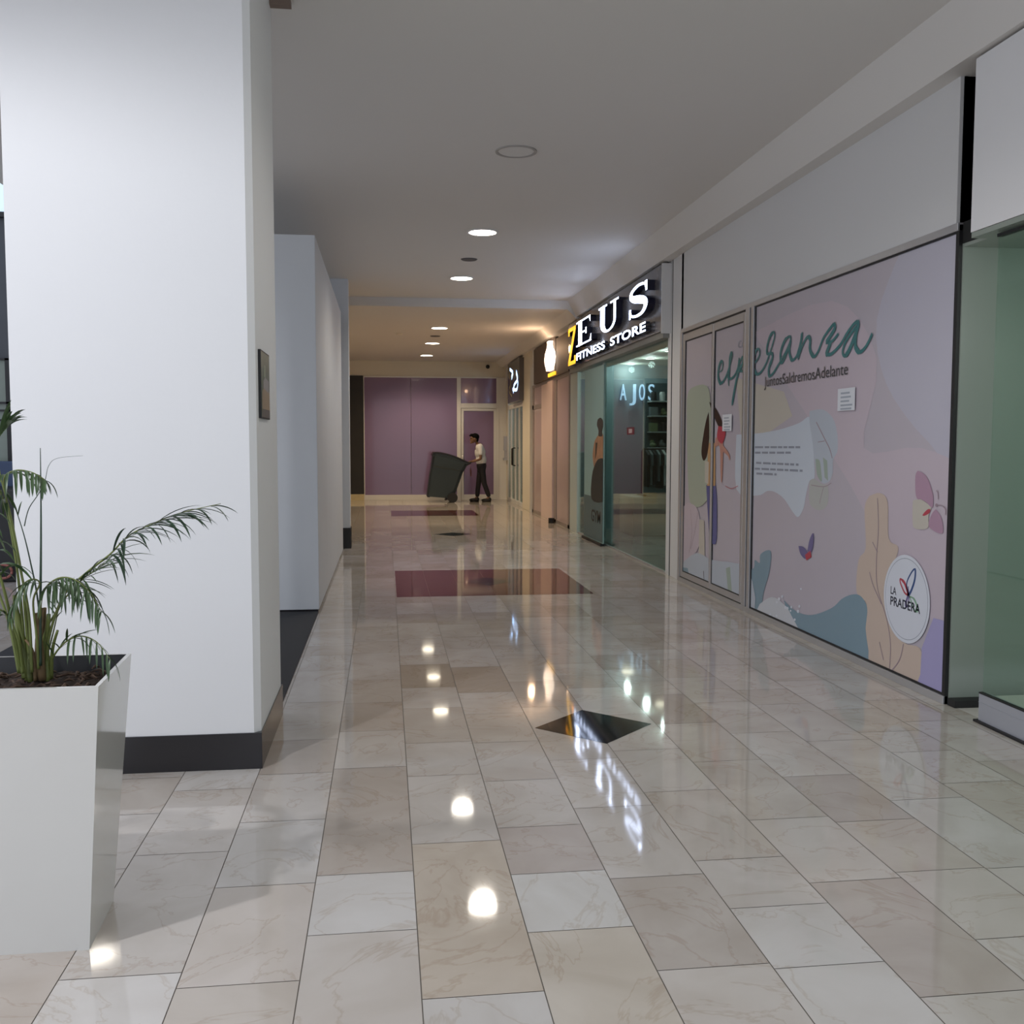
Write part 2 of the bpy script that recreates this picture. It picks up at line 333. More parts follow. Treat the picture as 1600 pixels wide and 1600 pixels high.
for k in range(170):   # bark chips
    x, y = random.uniform(sx0+.04, sx1-.04), random.uniform(sy0+.04, sy1-.04); a = random.uniform(0, 3.14); l = random.uniform(.012, .035)
    z = .70+random.uniform(0, .022); dx, dy = math.cos(a)*l, math.sin(a)*l
    mb.tube([(x-dx, y-dy, z), (x, y, z+.006), (x+dx, y+dy, z-.002)], [.002, .005, .002], 5, 1)
obj('soil', mb, [mat('potting_soil', (.035, .022, .016), .9, noise=.4, nscale=60), mat('bark_chip', (.085, .05, .032), .8, noise=.3, nscale=40)], t, smooth=False)
M['leaf'] = mat('palm_leaf', (.045, .085, .03), .38, noise=.3, nscale=25)
M['leaf2'] = mat('palm_leaf_dark', (.03, .06, .035), .38, noise=.3, nscale=25)
M['stem'] = mat('palm_stem', (.16, .19, .05), .5, noise=.25, nscale=30)
M['stemb'] = mat('palm_sheath_brown', (.17, .11, .05), .7, noise=.35, nscale=35)
def blade(mb, p, d, L, wd, droop, mi=0):
    p = Vector(p); d = Vector(d).normalized(); side = d.cross(Vector((0, 0, 1)))
    if side.length < .1: side = Vector((0, 1, 0))
    side.normalize(); side = (side+Vector((0, 0, random.uniform(-.5, .5)))).normalized(); k = 7; rows = []
    for i in range(k+1):
        s_ = i/k; ww = wd*math.sin(math.pi*min(1, .12+.88*s_))**.7 if i < k else .0002
        rows.append((p-side*ww/2, p+Vector((0, 0, -ww*.25)), p+side*ww/2))
        d = (d+Vector((0, 0, -droop/k))).normalized(); p = p+d*L/k
    vs = [q for r in rows for q in r]; mb.add(vs, [(i*3+j, i*3+j+1, i*3+j+4, i*3+j+3) for i in range(k) for j in (0, 1)], mi)
def frond(name, px, ys, rad, leaf=None, mi=0, stemmat='stem', leafmat='leaf'):
    pts = [onY(x, y, yy) for (x, y), yy in zip(px, [ys[0]+(ys[1]-ys[0])*i/(len(px)-1) for i in range(len(px))])]
    sp = [Vector(q) for q in spline([tuple(p) for p in pts], 8)]; n = len(sp); mb = MB()
    mb.tube(sp, [rad*(1-.8*i/(n-1)) for i in range(n)], 7, 1)
    if leaf:
        for (t0, t1, cnt, L0, L1, wd, fwd, up, dr, sides) in leaf:
            for i in range(cnt):
                tt = t0+(t1-t0)*i/max(1, cnt-1); q = tt*(n-1); a = int(min(q, n-2)); p = sp[a].lerp(sp[a+1], q-a); tg = (sp[a+1]-sp[a]).normalized()
                sd = tg.cross(Vector((0, 0, 1)));
                if sd.length < .2: sd = Vector((0, 1, 0))
                sd.normalize(); uu = sd.cross(tg)
                for sgn in sides:
                    d = tg*fwd+sd*sgn*random.uniform(.35, .8)+uu*up*random.uniform(.5, 1.2)+Vector((random.uniform(-.1, .1), 0, random.uniform(-.1, .1)))
                    blade(mb, p, d, (L0+(L1-L0)*i/max(1, cnt-1))*random.uniform(.8, 1.12), wd*random.uniform(.8, 1.1), dr*random.uniform(.7, 1.3), 0)
    return obj(name, mb, [leafmat, stemmat], t, smooth=True)
S2 = (1, -1)
frond('frond', [(72, 1040), (78, 990), (100, 930), (135, 895), (172, 866), (200, 838), (235, 820), (280, 802), (345, 787)], (3.03, 2.95), .0045,
      [(.46, .60, 5, .13, .12, .009, .7, .1, 2.4, S2), (.60, .96, 10, .15, .10, .008, .95, .05, 1.3, S2), (.52, .88, 5, .17, .15, .008, 1.2, .35, .8, (1,)), (.74, .86, 4, .18, .17, .007, 1.1, .1, 1.0, S2)], leafmat='leaf2')
frond('frond', [(66, 1040), (70, 990), (95, 945), (118, 915), (140, 897), (165, 880)], (3.05, 3.0), .004,
      [(.62, .98, 9, .14, .15, .007, .8, .25, .9, S2), (.45, .7, 6, .10, .11, .007, .5, -.4, 1.0, S2)])
frond('frond', [(62, 1045), (62, 990), (66, 930), (88, 905), (115, 905), (140, 925), (158, 955)], (3.02, 2.93), .0045,
      [(.42, 1.0, 15, .13, .08, .009, .55, .15, 2.6, S2), (.40, .8, 8, .12, .10, .008, .2, -.2, 2.0, S2)])
frond('frond', [(78, 1048), (84, 1025), (104, 1002), (128, 994), (152, 1004), (172, 1030)], (3.04, 2.93), .0035,
      [(.45, 1.0, 9, .09, .075, .007, .5, .1, 2.8, S2), (.2, .5, 4, .07, .08, .007, .8, .5, .8, S2)])
frond('frond', [(60, 1045), (58, 1000), (52, 940), (62, 912), (50, 905), (35, 915), (20, 945)], (3.0, 2.92), .004,
      [(.5, 1.0, 9, .10, .07, .008, .5, .1, 2.4, S2)])
frond('frond', [(60, 1040), (63, 985), (58, 930), (48, 880), (38, 838), (26, 800), (20, 790)], (3.02, 3.0), .0035, [(.8, 1, 3, .08, .06, .005, .8, .3, .6, S2)], stemmat='leaf2')
frond('frond', [(38, 822), (45, 795), (60, 772), (70, 752), (76, 728), (90, 716), (130, 712)], (3.0, 3.0), .0016, stemmat='leaf2')
frond('frond', [(63, 1040), (63, 960), (64, 860), (64, 780), (63, 700)], (3.0, 3.0), .0052, stemmat='leaf2')
frond('frond', [(40, 1050), (34, 960), (24, 870), (8, 790), (-14, 742), (-40, 722)], (3.06, 3.0), .0055,
      [(.62, 1.0, 12, .14, .12, .011, .4, .1, 2.0, S2)], leafmat='leaf')
frond('frond', [(50, 1050), (45, 960), (30, 880), (14, 800), (6, 750), (24, 735), (50, 738), (70, 750)], (3.0, 2.94), .0045,
      [(.62, 1.0, 12, .12, .06, .010, .35, .15, 2.5, S2)], leafmat='leaf')
frond('frond', [(34, 1052), (20, 980), (0, 900), (-30, 820), (-60, 760), (-100, 720)], (3.02, 2.8), .0055, [(.4, 1.0, 16, .15, .12, .011, .5, .2, 1.8, S2)])
frond('frond', [(30, 1052), (10, 960), (-30, 870), (-80, 830), (-140, 840)], (3.05, 3.15), .005, [(.4, 1.0, 16, .15, .1, .011, .5, .2, 2.0, S2)])
frond('frond', [(46, 1050), (40, 940), (20, 820), (0, 740), (-4, 690), (12, 665)], (3.08, 3.1), .004, [(.85, 1.0, 6, .13, .1, .012, .8, .3, .8, S2)])
frond('frond', [(36, 1052), (28, 1000), (10, 960), (-14, 950), (-40, 965)], (2.98, 2.9), .004, [(.45, 1.0, 10, .10, .07, .009, .5, .1, 2.3, S2)])
frond('frond', [(70, 1040), (84, 985), (92, 950), (100, 925)], (3.08, 3.12), .003, [(.5, 1.0, 6, .06, .06, .006, .9, .3, .5, S2)])
for (pts, r, mm) in (([(66, 1062), (62, 1010), (57, 958)], .0125, 'stemb'), ([(60, 1062), (59, 1000), (66, 950)], .009, 'stemb'), ([(44, 1064), (36, 1000), (24, 945)], .010, 'stem'), ([(48, 1066), (44, 1000), (38, 930)], .008, 'stem'),
                      ([(38, 1060), (28, 990), (22, 930)], .007, 'stem'), ([(74, 1064), (73, 1010), (76, 960)], .009, 'stem'), ([(80, 1060), (82, 1015), (90, 985)], .006, 'stem'), ([(69, 1064), (67, 1000), (70, 950)], .008, 'stemb'), ([(55, 1064), (52, 1020), (40, 1000)], .005, 'stemb')):
    q = [onY(x, y, 3.03+random.uniform(-.03, .03)) for x, y in pts]; sp = spline([tuple(p) for p in q], 5); mb = MB(); mb.tube(sp, [r*(1-.35*i/(len(sp)-1)) for i in range(len(sp))], 8)
    obj('stem', mb, mm, t, smooth=True)

# ================================================================ CEILING FITTINGS
M['glow'] = mat('lit_diffuser', (1, .97, .9), .4, emit=(1, .93, .80), es=14)
M['glow2'] = mat('lit_diffuser_warm', (1, .95, .85), .4, emit=(1, .88, .68), es=14)
first = thing('ceiling_light', 'round recessed downlight, the largest and nearest lit one', 'ceiling light', (1.01, 10.34, ZC), 'round ceiling downlights')
mb = MB(); mb.cyl((1.01, 10.34, ZC-.008), .142, .007, 40); obj('diffuser', mb, 'glow', first)
mb = MB(); mb.ring((1.01, 10.34), .142, .162, ZC-.012, ZC-.0005); obj('trim_ring', mb, 'whitefr', first)
lamp('bulb', 'SPOT', (1.01, 10.34, ZC-.02), 130, (1, .92, .80), .14, parent=first, spot_size=2.6, spot_blend=.6)
dup(first, (0, 2.87, 0), 'second lit round downlight, before the dark slot and the ceiling step', 'round ceiling downlights')
for y, l in ((17.77, 'round downlight on the warm lower ceiling, nearest of three'), (20.48, 'middle of the three downlights on the warm lower ceiling'), (23.3, 'farthest downlight, on the warm ceiling before the purple wall')):
    dup(first, (-.045, y-10.34, ZF-ZC), l, 'round ceiling downlights', {'diffuser': M['glow2'], 'bulb': (230, (1, .76, .48))})
t = thing('ceiling_speaker', 'unlit round cover plate flush in the near ceiling', 'ceiling speaker', (.985, 7.5, ZC))
mb = MB(); mb.cyl((.985, 7.5, ZC-.004), .132, .0035, 40); obj('cover', mb, 'ceil', t)
mb = MB(); mb.ring((.985, 7.5), .136, .156, ZC-.008, ZC-.0005); obj('rim', mb, mat('dull_ceiling_ring', (.40, .38, .36), .6, noise=.05), t)
for y, z, l in ((11.88, ZC, 'dark round air slot between the two nearest lit downlights'), (19.14, ZF, 'small dark slot in the warm ceiling between far downlights')):
    mb = MB(); mb.cyl((1.0 if z == ZC else .96, y, z-.012), .085, .0115, 28, r2=.10); tag(obj('air_vent', mb, mat('vent_grey', (.10, .10, .11), .6, noise=.1)), l, 'vent', 'dark ceiling vents')
mb = MB(); mb.cyl((.27, 18.7, ZF-.03), .05, .0295, 24, r2=.06); tag(obj('smoke_detector', mb, 'cream'), 'small cream smoke detector on the warm ceiling', 'smoke detector')
mb = MB(); mb.ell((2.57, YB-.11, 3.35), .05, .05, .05); mb.cyl((2.57, YB-.09, 3.35), .03, .04, 16, 'y'); tag(obj('security_camera', mb, 'blackm', smooth=True), 'small black dome camera on the cream fascia above the purple door', 'camera')
mb = MB(); p = onZ(432, 6, ZC-.02); mb.box(p.x-.07, p.x+.07, p.y-.02, p.y+.03, ZC-.03, ZC-.0005); tag(obj('ceiling_bracket', mb, mat('brown_metal', (.22, .16, .13), .6, noise=.1)), 'small brown fitting on the ceiling beside the column top', 'bracket')

# ================================================================ BACK SHOPFRONT (purple)
M['purple'] = mat('purple_gloss_film', (.23, .15, .27), .13, noise=.04, nscale=.6, coat=.3)
M['darkpan'] = mat('dark_brown_panel', (.022, .019, .014), .4, noise=.15)
t = thing('purple_shopfront', 'closed shopfront covered in purple film at the corridor end', 'shopfront', (1.1, YB-.06, 0))
Y0 = YB-.07
def pane(x0, x1, z0, z1, nm='panel'):
    mb = MB(); mb.box(x0, x1, Y0-.01, Y0+.02, z0, z1); return obj(nm, mb, 'purple', t)
pane(-.52, .635, .13, 3.08); pane(.643, 1.80, .13, 3.08); pane(1.89, 2.80, 2.42, 3.08)
mb = MB(); mb.box(-.535, -.515, Y0-.03, Y0+.02, 0, 3.08); mb.box(1.79, 1.89, Y0-.045, Y0+.02, 0, 3.08); mb.box(2.79, 2.86, Y0-.03, Y0+.02, 0, 3.08); mb.box(1.89, 2.8, Y0-.045, Y0+.02, 2.31, 2.43)
mb.box(-.52, 1.8, Y0-.035, Y0+.02, 0, .13); mb.box(-.52, 2.86, Y0-.03, Y0+.02, 3.06, 3.09); mb.box(2.86, XR+.02, Y0-.02, Y0+.02, 0, 3.08); obj('frame', mb, 'whitefr', t, .003)
d = thing('x', 'x', 'x', (2.3, Y0, 0)); d.name = 'door_leaf'; del d['label']; del d['category']; d.parent = t; d.matrix_parent_inverse = Matrix.Translation(t.location).inverted()
mb = MB(); mb.box(1.95, 2.73, Y0-.005, Y0+.01, .12, 2.25); obj('door_panel', mb, 'purple', d)
mb = MB(); mb.box(1.90, 1.96, Y0-.03, Y0+.01, .001, 2.30); mb.box(2.72, 2.79, Y0-.03, Y0+.01, .001, 2.30); mb.box(1.96, 2.72, Y0-.03, Y0+.01, 2.24, 2.30); mb.box(1.96, 2.72, Y0-.03, Y0+.01, .001, .13); obj('door_frame', mb, 'whitefr', d, .003)
mb = MB(); mb.tube([(1.93, Y0-.03, .82), (1.93, Y0-.08, .84), (1.93, Y0-.08, 1.12), (1.93, Y0-.03, 1.14)], .014, 8); obj('door_handle', mb, 'alu', d, smooth=True)
mb = MB(); mb.box(-3.2, -.54, YB-.08, YB-.05, .15, 3.1); o = obj('wall_panel', mb, 'darkpan'); tag(o, 'tall dark brown wall panel left of the purple shopfront', 'wall panel')

# ================================================================ MURAL SHOPFRONT
def W(px, py, X=XR): q = onX(px, py, X); return (q.y, q.z)
PAL = {'base': (.52, .475, .53), 'lav': (.53, .515, .60), 'yel': (.58, .54, .47), 'blob': (.60, .66, .74), 'petal': (.50, .55, .62), 'leafg': (.36, .44, .38), 'haze': (.49, .50, .48), 'peach': (.62, .50, .42),
       'teal': (.22, .33, .40), 'pale': (.62, .64, .68), 'purp': (.40, .37, .62), 'pink': (.46, .29, .39), 'pinkl': (.58, .50, .56), 'red': (.50, .06, .09), 'line': (.36, .27, .31), 'ink': (.015, .02, .045), 'script': (.045, .20, .21), 'dkg': (.05, .055, .06),
       'grn': (.42, .47, .38), 'navy': (.10, .11, .30), 'hair': (.03, .015, .012), 'skin': (.55, .28, .22), 'or': (.55, .33, .16), 'wht': (.72, .75, .82), 'txt': (.30, .33, .40), 'blue': (.04, .09, .25), 'grnl': (.25, .45, .3), 'indigo': (.16, .14, .30)}
PK = list(PAL); PM = [mat('mural_ink_'+k, PAL[k], .28, noise=.02, nscale=3) for k in PK]
def clip(poly, y0, y1, z0, z1):
    for ax, lim, sg in ((0, y0, 1), (0, y1, -1), (1, z0, 1), (1, z1, -1)):
        out = []
        for i in range(len(poly)):
            a, b = poly[i-1], poly[i]; ia, ib = (a[ax]-lim)*sg >= 0, (b[ax]-lim)*sg >= 0
            if ia != ib:
                s_ = (lim-a[ax])/(b[ax]-a[ax]); out.append((a[0]+(b[0]-a[0])*s_, a[1]+(b[1]-a[1])*s_))
            if ib: out.append(b)
        poly = out
        if len(poly) < 3: return []
    return poly
def ribbon(pts, w0, taper=False, k=5):      # a brush stroke of width w0 on the wall plane, as quads
    sp = spline(pts, k); n = len(sp); out = []
    for i, p in enumerate(sp):
        a, b = sp[max(i-1, 0)], sp[min(i+1, n-1)]; dy, dz = b[0]-a[0], b[1]-a[1]; L = math.hypot(dy, dz) or 1
        ww = w0*(1.25 if dz/L < -.3 else .8)*(min(1, .3+6*min(i, n-1-i)/n) if taper else 1); out.append(((p[0]-dz/L*ww/2, p[1]+dy/L*ww/2), (p[0]+dz/L*ww/2, p[1]-dy/L*ww/2)))
    return [[out[i][0], out[i+1][0], out[i+1][1], out[i][1]] for i in range(n-1)]
LAY = []                                    # (colour, polygon)
def z3(l, s, ox, oy): return [W(ox+x/s, oy+y/s) for x, y in l]
def sh(c, l, s=1, ox=0, oy=0, smooth=True):
    q = z3(l, s, ox, oy)
    if smooth and len(q) > 4: q = [(a, b) for a, b in spline(q+[q[0]], 4)][:-1]
    LAY.append((c, [q]))
def ln(c, l, w0, s=1, ox=0, oy=0, taper=False): LAY.append((c, ribbon(z3(l, s, ox, oy), w0, taper)))
sh('lav', [(1412, 380), (1512, 300), (1516, 720), (1450, 690), (1385, 600), (1370, 500)])
sh('yel', [(1150, 590), (1225, 612), (1238, 650), (1160, 705)])
sh('pinkl', [(1178, 520), (1300, 470), (1370, 560), (1350, 700), (1440, 700), (1510, 760), (1512, 1000), (1400, 900), (1330, 760)])
A = (7.618, 1160, 620)
sh('blob', [(-70, 450), (130, 440), (290, 420), (480, 380), (680, 310), (800, 240), (840, 450), (850, 680), (860, 960), (800, 1000), (760, 1160), (730, 1320), (665, 1430), (600, 1370), (500, 1220), (400, 1140), (300, 1120), (180, 1175), (-70, 1100)], *A)
sh('petal', [(800, 170), (950, 150), (1060, 230), (1110, 340), (1135, 500), (1130, 650), (1080, 750), (1075, 900), (1040, 1000), (960, 1030), (900, 940), (860, 760), (830, 500), (800, 300)], *A)
sh('haze', [(800, 1010), (850, 975), (950, 1040), (1020, 1070), (1010, 1290), (900, 1350), (800, 1260)], *A)
sh('leafg', [(870, 740), (920, 760), (940, 900), (945, 1010), (890, 930)], *A); sh('leafg', [(960, 720), (1010, 760), (1020, 1000), (980, 960)], *A)
ln('line', [(880, 300), (980, 500), (1040, 620), (1070, 730)], .008, *A); ln('line', [(900, 540), (980, 525)], .007, *A); ln('line', [(820, 1050), (970, 1070), (1060, 1025)], .007, *A)
ln('line', [(970, 1070), (945, 1160), (920, 1270)], .005, *A)
for yy, xs in ((600, (150, 690)), (665, (150, 580)), (785, (165, 670)), (855, (150, 720)), (912, (170, 410))):
    x = xs[0]
    while x < xs[1]:
        e = min(xs[1], x+random.randint(40, 110)); ln('txt', [(x, yy+(x-150)*.045*(1 if yy > 700 else 0)), (e, yy+(e-150)*.045*(1 if yy > 700 else 0))], .02, *A); x = e+random.randint(12, 20)
B = (3.2, 1050, 700)
sh('peach', [(990, 240), (1040, 225), (1080, 270), (1085, 450), (1130, 490), (1125, 540), (1085, 620), (1070, 720), (1090, 850), (1160, 970), (1240, 1000), (1255, 1100), (1230, 1200), (955, 1120), (965, 900), (975, 780), (925, 720), (935, 560), (970, 500), (965, 300)], *B)
sh('teal', [(370, 620), (410, 600), (415, 560), (440, 575), (445, 530), (495, 515), (488, 620), (460, 720), (450, 800), (440, 860), (370, 850)], *B)
sh('teal', [(560, 760), (620, 815), (700, 835), (800, 800), (850, 755), (900, 733), (945, 740), (978, 800), (970, 900), (955, 1100), (640, 980), (590, 860)], *B)
sh('pale', [(440, 780), (500, 745), (560, 780), (600, 840), (640, 960), (420, 880)], *B)
random.seed(3)
for k in range(16):
    x, y = 480+random.random()*190, 690+random.random()*150+(k % 3)*30; r = 4+random.random()*3
    LAY.append(('wht', [z3([(x+r*math.cos(a*1.05), y+r*1.3*math.sin(a*1.05)) for a in range(6)], *B)]))
sh('purp', [(1310, 850), (1350, 860), (1372, 868), (1390, 832), (1420, 835), (1420, 1300), (1210, 1230), (1245, 1130), (1252, 1000), (1290, 900)], *B, smooth=False)
for l in ([(1030, 250), (1035, 400), (1025, 560), (1030, 700), (1075, 850), (1095, 980), (1090, 1110)], [(1005, 470), (1030, 520)], [(990, 620), (1010, 690), (1050, 780)], [(1160, 980), (1140, 1060), (1095, 1120)], [(1040, 970), (1060, 1060)]): ln('line', l, .006, *B)
C = (12.31, 1400, 720)
sh('yel', [(340, 760), (480, 740), (600, 810), (690, 890), (640, 1050), (640, 1200), (620, 1290), (500, 1320), (350, 1270), (330, 1000)], *C)
sh('pink', [(430, 190), (550, 250), (640, 380), (700, 560), (730, 700), (720, 890), (670, 880), (600, 800), (490, 740), (430, 740), (390, 620), (385, 300)], *C)
sh('pink', [(780, 930), (870, 1060), (910, 1200), (915, 1380), (830, 1390), (700, 1320), (640, 1250), (650, 1160), (710, 1010)], *C)
sh('red', [(520, 1050), (560, 990), (630, 930), (675, 940), (650, 1010), (560, 1058)], *C); sh('line', [(770, 830), (800, 820), (815, 850), (800, 885), (770, 870)], *C)
ln('line', [(790, 570), (820, 620), (825, 740)], .006, *C); ln('line', [(810, 860), (900, 860), (965, 930), (965, 1040)], .006, *C)
sh('indigo', [(635, 490), (660, 495), (685, 530), (670, 555), (645, 530)], *B); sh('indigo', [(680, 515), (690, 460), (708, 425), (711, 470), (700, 520)], *B); sh('red', [(668, 535), (695, 512), (700, 545), (675, 562)], *B)
D = (4.706, 1050, 620)
sh('grn', [(110, 30), (140, -60), (260, -80), (290, 100), (300, 480), (260, 760), (150, 800), (120, 600)], *D)
sh('pinkl', [(60, 850), (120, 780), (200, 850), (200, 1100), (120, 1200), (60, 1250)], *D)
sh('yel', [(205, 900), (240, 910), (245, 1180), (200, 1160)], *D); sh('petal', [(60, 1240), (180, 1150), (300, 1200), (560, 1270), (560, 1640), (60, 1400)], *D)
sh('teal', [(60, 1250), (120, 1260), (135, 1380), (60, 1380)], *D); sh('leafg', [(400, 1260), (430, 1250), (450, 1500), (425, 1520)], *D)
sh('navy', [(255, 650), (325, 650), (332, 1040), (300, 1080), (280, 1050)], *D); sh('or', [(268, 340), (322, 340), (322, 655), (262, 655)], *D, smooth=False); sh('yel', [(245, 470), (275, 480), (270, 640), (245, 630)], *D)
sh('hair', [(275, 110), (258, 160), (238, 260), (220, 400), (235, 470), (262, 430), (278, 300)], *D); sh('hair', [(276, 35), (325, 85), (375, 195), (350, 225), (300, 110)], *D)
sh('skin', [(325, 300), (375, 320), (380, 420), (372, 610), (362, 600), (355, 370), (320, 370)], *D); sh('skin', [(370, 345), (425, 420), (427, 470), (415, 435), (368, 390)], *D)
sh('red', [(345, 215), (380, 225), (398, 270), (372, 345), (335, 300)], *D); ln('red', [(395, 655), (440, 675), (490, 655)], .006, *D); ln('hair', [(236, 1280), (240, 1350)], .01, *D)
for l in ([(140, 830), (150, 1000), (130, 1150)], [(195, 850), (170, 1000), (140, 1120)]): ln('line', l, .006, *D)
E1 = (8, 1100, 500); E2 = (7.273, 1160, 480)
ln('script', [(195, 655), (232, 620), (242, 545), (225, 518), (198, 570), (184, 650), (188, 740), (217, 792), (262, 745), (303, 650), (335, 540), (358, 440), (350, 408), (330, 470), (325, 560), (318, 680), (312, 760), (318, 825)], .032, *E1, taper=True)
ln('script', [(300, 700), (335, 735), (385, 700), (425, 610), (442, 500)], .028, *E1); ln('script', [(445, 470), (438, 620), (405, 790), (375, 950), (356, 1070)], .034, *E1, taper=True)
ln('script', [(425, 640), (452, 530), (492, 462), (488, 550), (452, 622), (505, 640), (560, 602), (640, 560)], .03, *E1)
ln('script', [(40, 720), (100, 660), (160, 620), (202, 540), (195, 480), (165, 490), (138, 590), (140, 700), (178, 762), (235, 715), (292, 600), (345, 440), (375, 320), (358, 285), (318, 340), (288, 450), (290, 525), (345, 530), (345, 590), (308, 690), (310, 775), (345, 765), (420, 650), (500, 510), (555, 370), (540, 335), (490, 380), (445, 500), (442, 610), (465, 625), (520, 500), (558, 370)], .027, *E2)
ln('script', [(555, 380), (540, 500), (568, 600), (620, 560), (660, 430), (690, 285)], .027, *E2); ln('script', [(685, 300), (668, 440), (640, 585), (690, 440), (745, 340), (778, 370), (775, 480), (820, 562), (870, 500), (935, 340), (1048, 185)], .029, *E2)
ln('script', [(1048, 185), (1060, 240), (1000, 340), (965, 400), (1030, 385), (1100, 302)], .027, *E2); ln('script', [(1010, 400), (985, 470), (965, 530), (1020, 530), (1120, 430), (1190, 310), (1265, 205), (1315, 160)], .031, *E2)
ln('script', [(1315, 160), (1322, 220), (1260, 400), (1205, 520), (1165, 552), (1148, 500), (1180, 400), (1250, 290), (1312, 225), (1295, 340), (1295, 450), (1340, 510), (1400, 465), (1450, 380), (1485, 298)], .031, *E2)
YD0, YD1, YM, YE = 9.86, 9.95, 8.0, 4.985      # near end, far end of the shopfront
PANES = {'big': (5.015, 7.90, .055, 2.545), 'leaf_far': (8.985, 9.80, .12, 2.45), 'leaf_near': (8.17, 8.90, .12, 2.45)}
def mural(key, parent, depth=XR):
    y0, y1, z0, z1 = PANES[key]; mb = MB(); fn = lambda u, v, d: (d, u, v); mb.box(depth+.0005, depth+.02, y0, y1, z0, z1, 0)
    for i, (c, polys) in enumerate(LAY):
        for k_, q in enumerate(polys):
            q = clip(q, y0, y1, z0, z1)
            if q: mb.flat(q, fn, depth-.00006*(i+1)-.0002-.000001*k_, PK.index(c))
    top = depth-.00006*len(LAY)-.0006
    if key == 'big':
        (ya, za), (yb, zb) = W(1195, 612), W(1326, 582)
        wall_text(mb, 'JuntosSaldremosAdelante', ya, yb, W(1200, 609)[1], W(1200, 592)[1]+.02, top, mi=PK.index('dkg'))
        cy = (W(1380, 935)[0]+W(1458, 935)[0])/2; cz = (W(1418, 867)[1]+W(1425, 1008)[1])/2; r = (W(1418, 867)[1]-W(1425, 1008)[1])/2
        circ = lambda rr: [(cy+rr*math.cos(a*math.pi/24), cz+rr*math.sin(a*math.pi/24)) for a in range(48)]
        mb.flat(circ(r), fn, top, PK.index('wht')); mb.flat(circ(r*.925), fn, top-.0002, PK.index('txt')); mb.flat(circ(r*.912), fn, top-.0004, PK.index('wht'))
        T = top-.0008; lu = lambda u, v: (cy-u*r, cz+v*r)
        a, b = lu(-.68, .02), lu(-.42, .20); wall_text(mb, 'LA', a[0], b[0], a[1], b[1], T, off=.012, mi=PK.index('ink'))
        a, b = lu(-.68, -.24), lu(.62, -.03); wall_text(mb, 'PRADERA', a[0], b[0], a[1], b[1], T, off=.02, mi=PK.index('ink'))
        for c, l, w0 in (('blue', [(.12, .1), (.02, .35), (.2, .62), (.36, .72), (.36, .5), (.24, .25), (.12, .1)], .014), ('red', [(.10, .1), (-.06, .14), (-.24, .32), (-.26, .42), (-.08, .36), (.04, .22), (.10, .1)], .016),
                         ('grnl', [(.16, .08), (.34, .06), (.48, -.08), (.5, -.2), (.38, -.18), (.24, -.02), (.16, .08)], .012), ('indigo', [(.10, .1), (.04, -.02), (.0, -.12), (.05, -.17), (.12, -.08), (.13, .1), (.08, .3)], .014)):
            for q in ribbon([lu(*p) for p in l], w0): mb.flat(q, fn, T, PK.index(c))
    if key == 'leaf_near':
        (ya, za), (yb, zb) = W(1154, 546), W(1165, 530); wall_text(mb, 'Co', ya, yb, za+.01, zb, top, mi=PK.index('txt'))
    return obj('mural_film', mb, PM, parent)
t = thing('mural_shopfront', 'closed glass shopfront covered by a pastel butterfly mural reading esperanza', 'shopfront', (XR, 7.5, 0))
mural('big', t)
mb = MB(); f0, f1 = XR-.018, XR+.05
mb.box(f0, f1, YE, 9.96, 2.548, 2.59); mb.box(f0, f1, YE, 9.96, 0, .045); mb.box(f0, f1, 9.90, 9.96, .045, 2.55); mb.box(f0, f1, 8.01, 8.10, .045, 2.55); mb.box(f0, f1, 7.915, 7.975, .045, 2.55)
obj('frame', mb, 'alu', t, .002)
mb = MB(); e0, e1 = XR-.008, XR+.03
mb.box(e0, e1, YE+.03, 7.92, .045, .058); mb.box(e0, e1, YE+.03, 7.92, 2.538, 2.548); mb.box(e0, XR+.012, YE, YE+.03, 0, 2.58); mb.box(e0, e1, 7.895, 7.915, .05, 2.54); mb.box(e0+.004, e1, 7.975, 8.01, .05, 2.55)
mb.box(e0, e1, 8.10, 8.12, .045, 2.55); mb.box(e0, e1, 9.885, 9.90, .045, 2.55); mb.box(e0, e1, 8.12, 9.89, 2.53, 2.548); mb.box(e0, e1, 8.12, 9.89, .045, .055)
obj('gasket', mb, 'blackm', t)
for a, b, k in ((8.12, 8.94, 'leaf_near'), (8.945, 9.885, 'leaf_far')):
    d = bpy.data.objects.new('door_leaf', None); COL.objects.link(d); d.location = (XR, a, 0); d.parent = t; d.matrix_parent_inverse = Matrix.Translation(t.location).inverted()
    bpy.context.view_layer.update()
    y0, y1, z0, z1 = PANES[k]
    mb = MB(); g0, g1 = XR-.012, XR+.03
    mb.box(g0, g1, a, y0-.012, .055, 2.53); mb.box(g0, g1, y1+.012, b, .055, 2.53); mb.box(g0, g1, y0-.012, y1+.012, .055, z0-.01); mb.box(g0, g1, y0-.012, y1+.012, z1+.01, 2.53)
    def kid(o): o.parent = d; o.matrix_parent_inverse = Matrix.Translation(d.location).inverted(); return o
    kid(obj('leaf_frame', mb, 'alu', None, .002)); kid(mural(k, None))
    mb = MB(); mb.box(e0, e1, y0-.012, y0, z0-.01, z1+.01); mb.box(e0, e1, y1, y1+.016, z0-.01, z1+.01); mb.box(e0, e1, y0, y1, z0-.01, z0); mb.box(e0, e1, y0, y1, z1, z1+.01); kid(obj('leaf_gasket', mb, 'blackm', None))
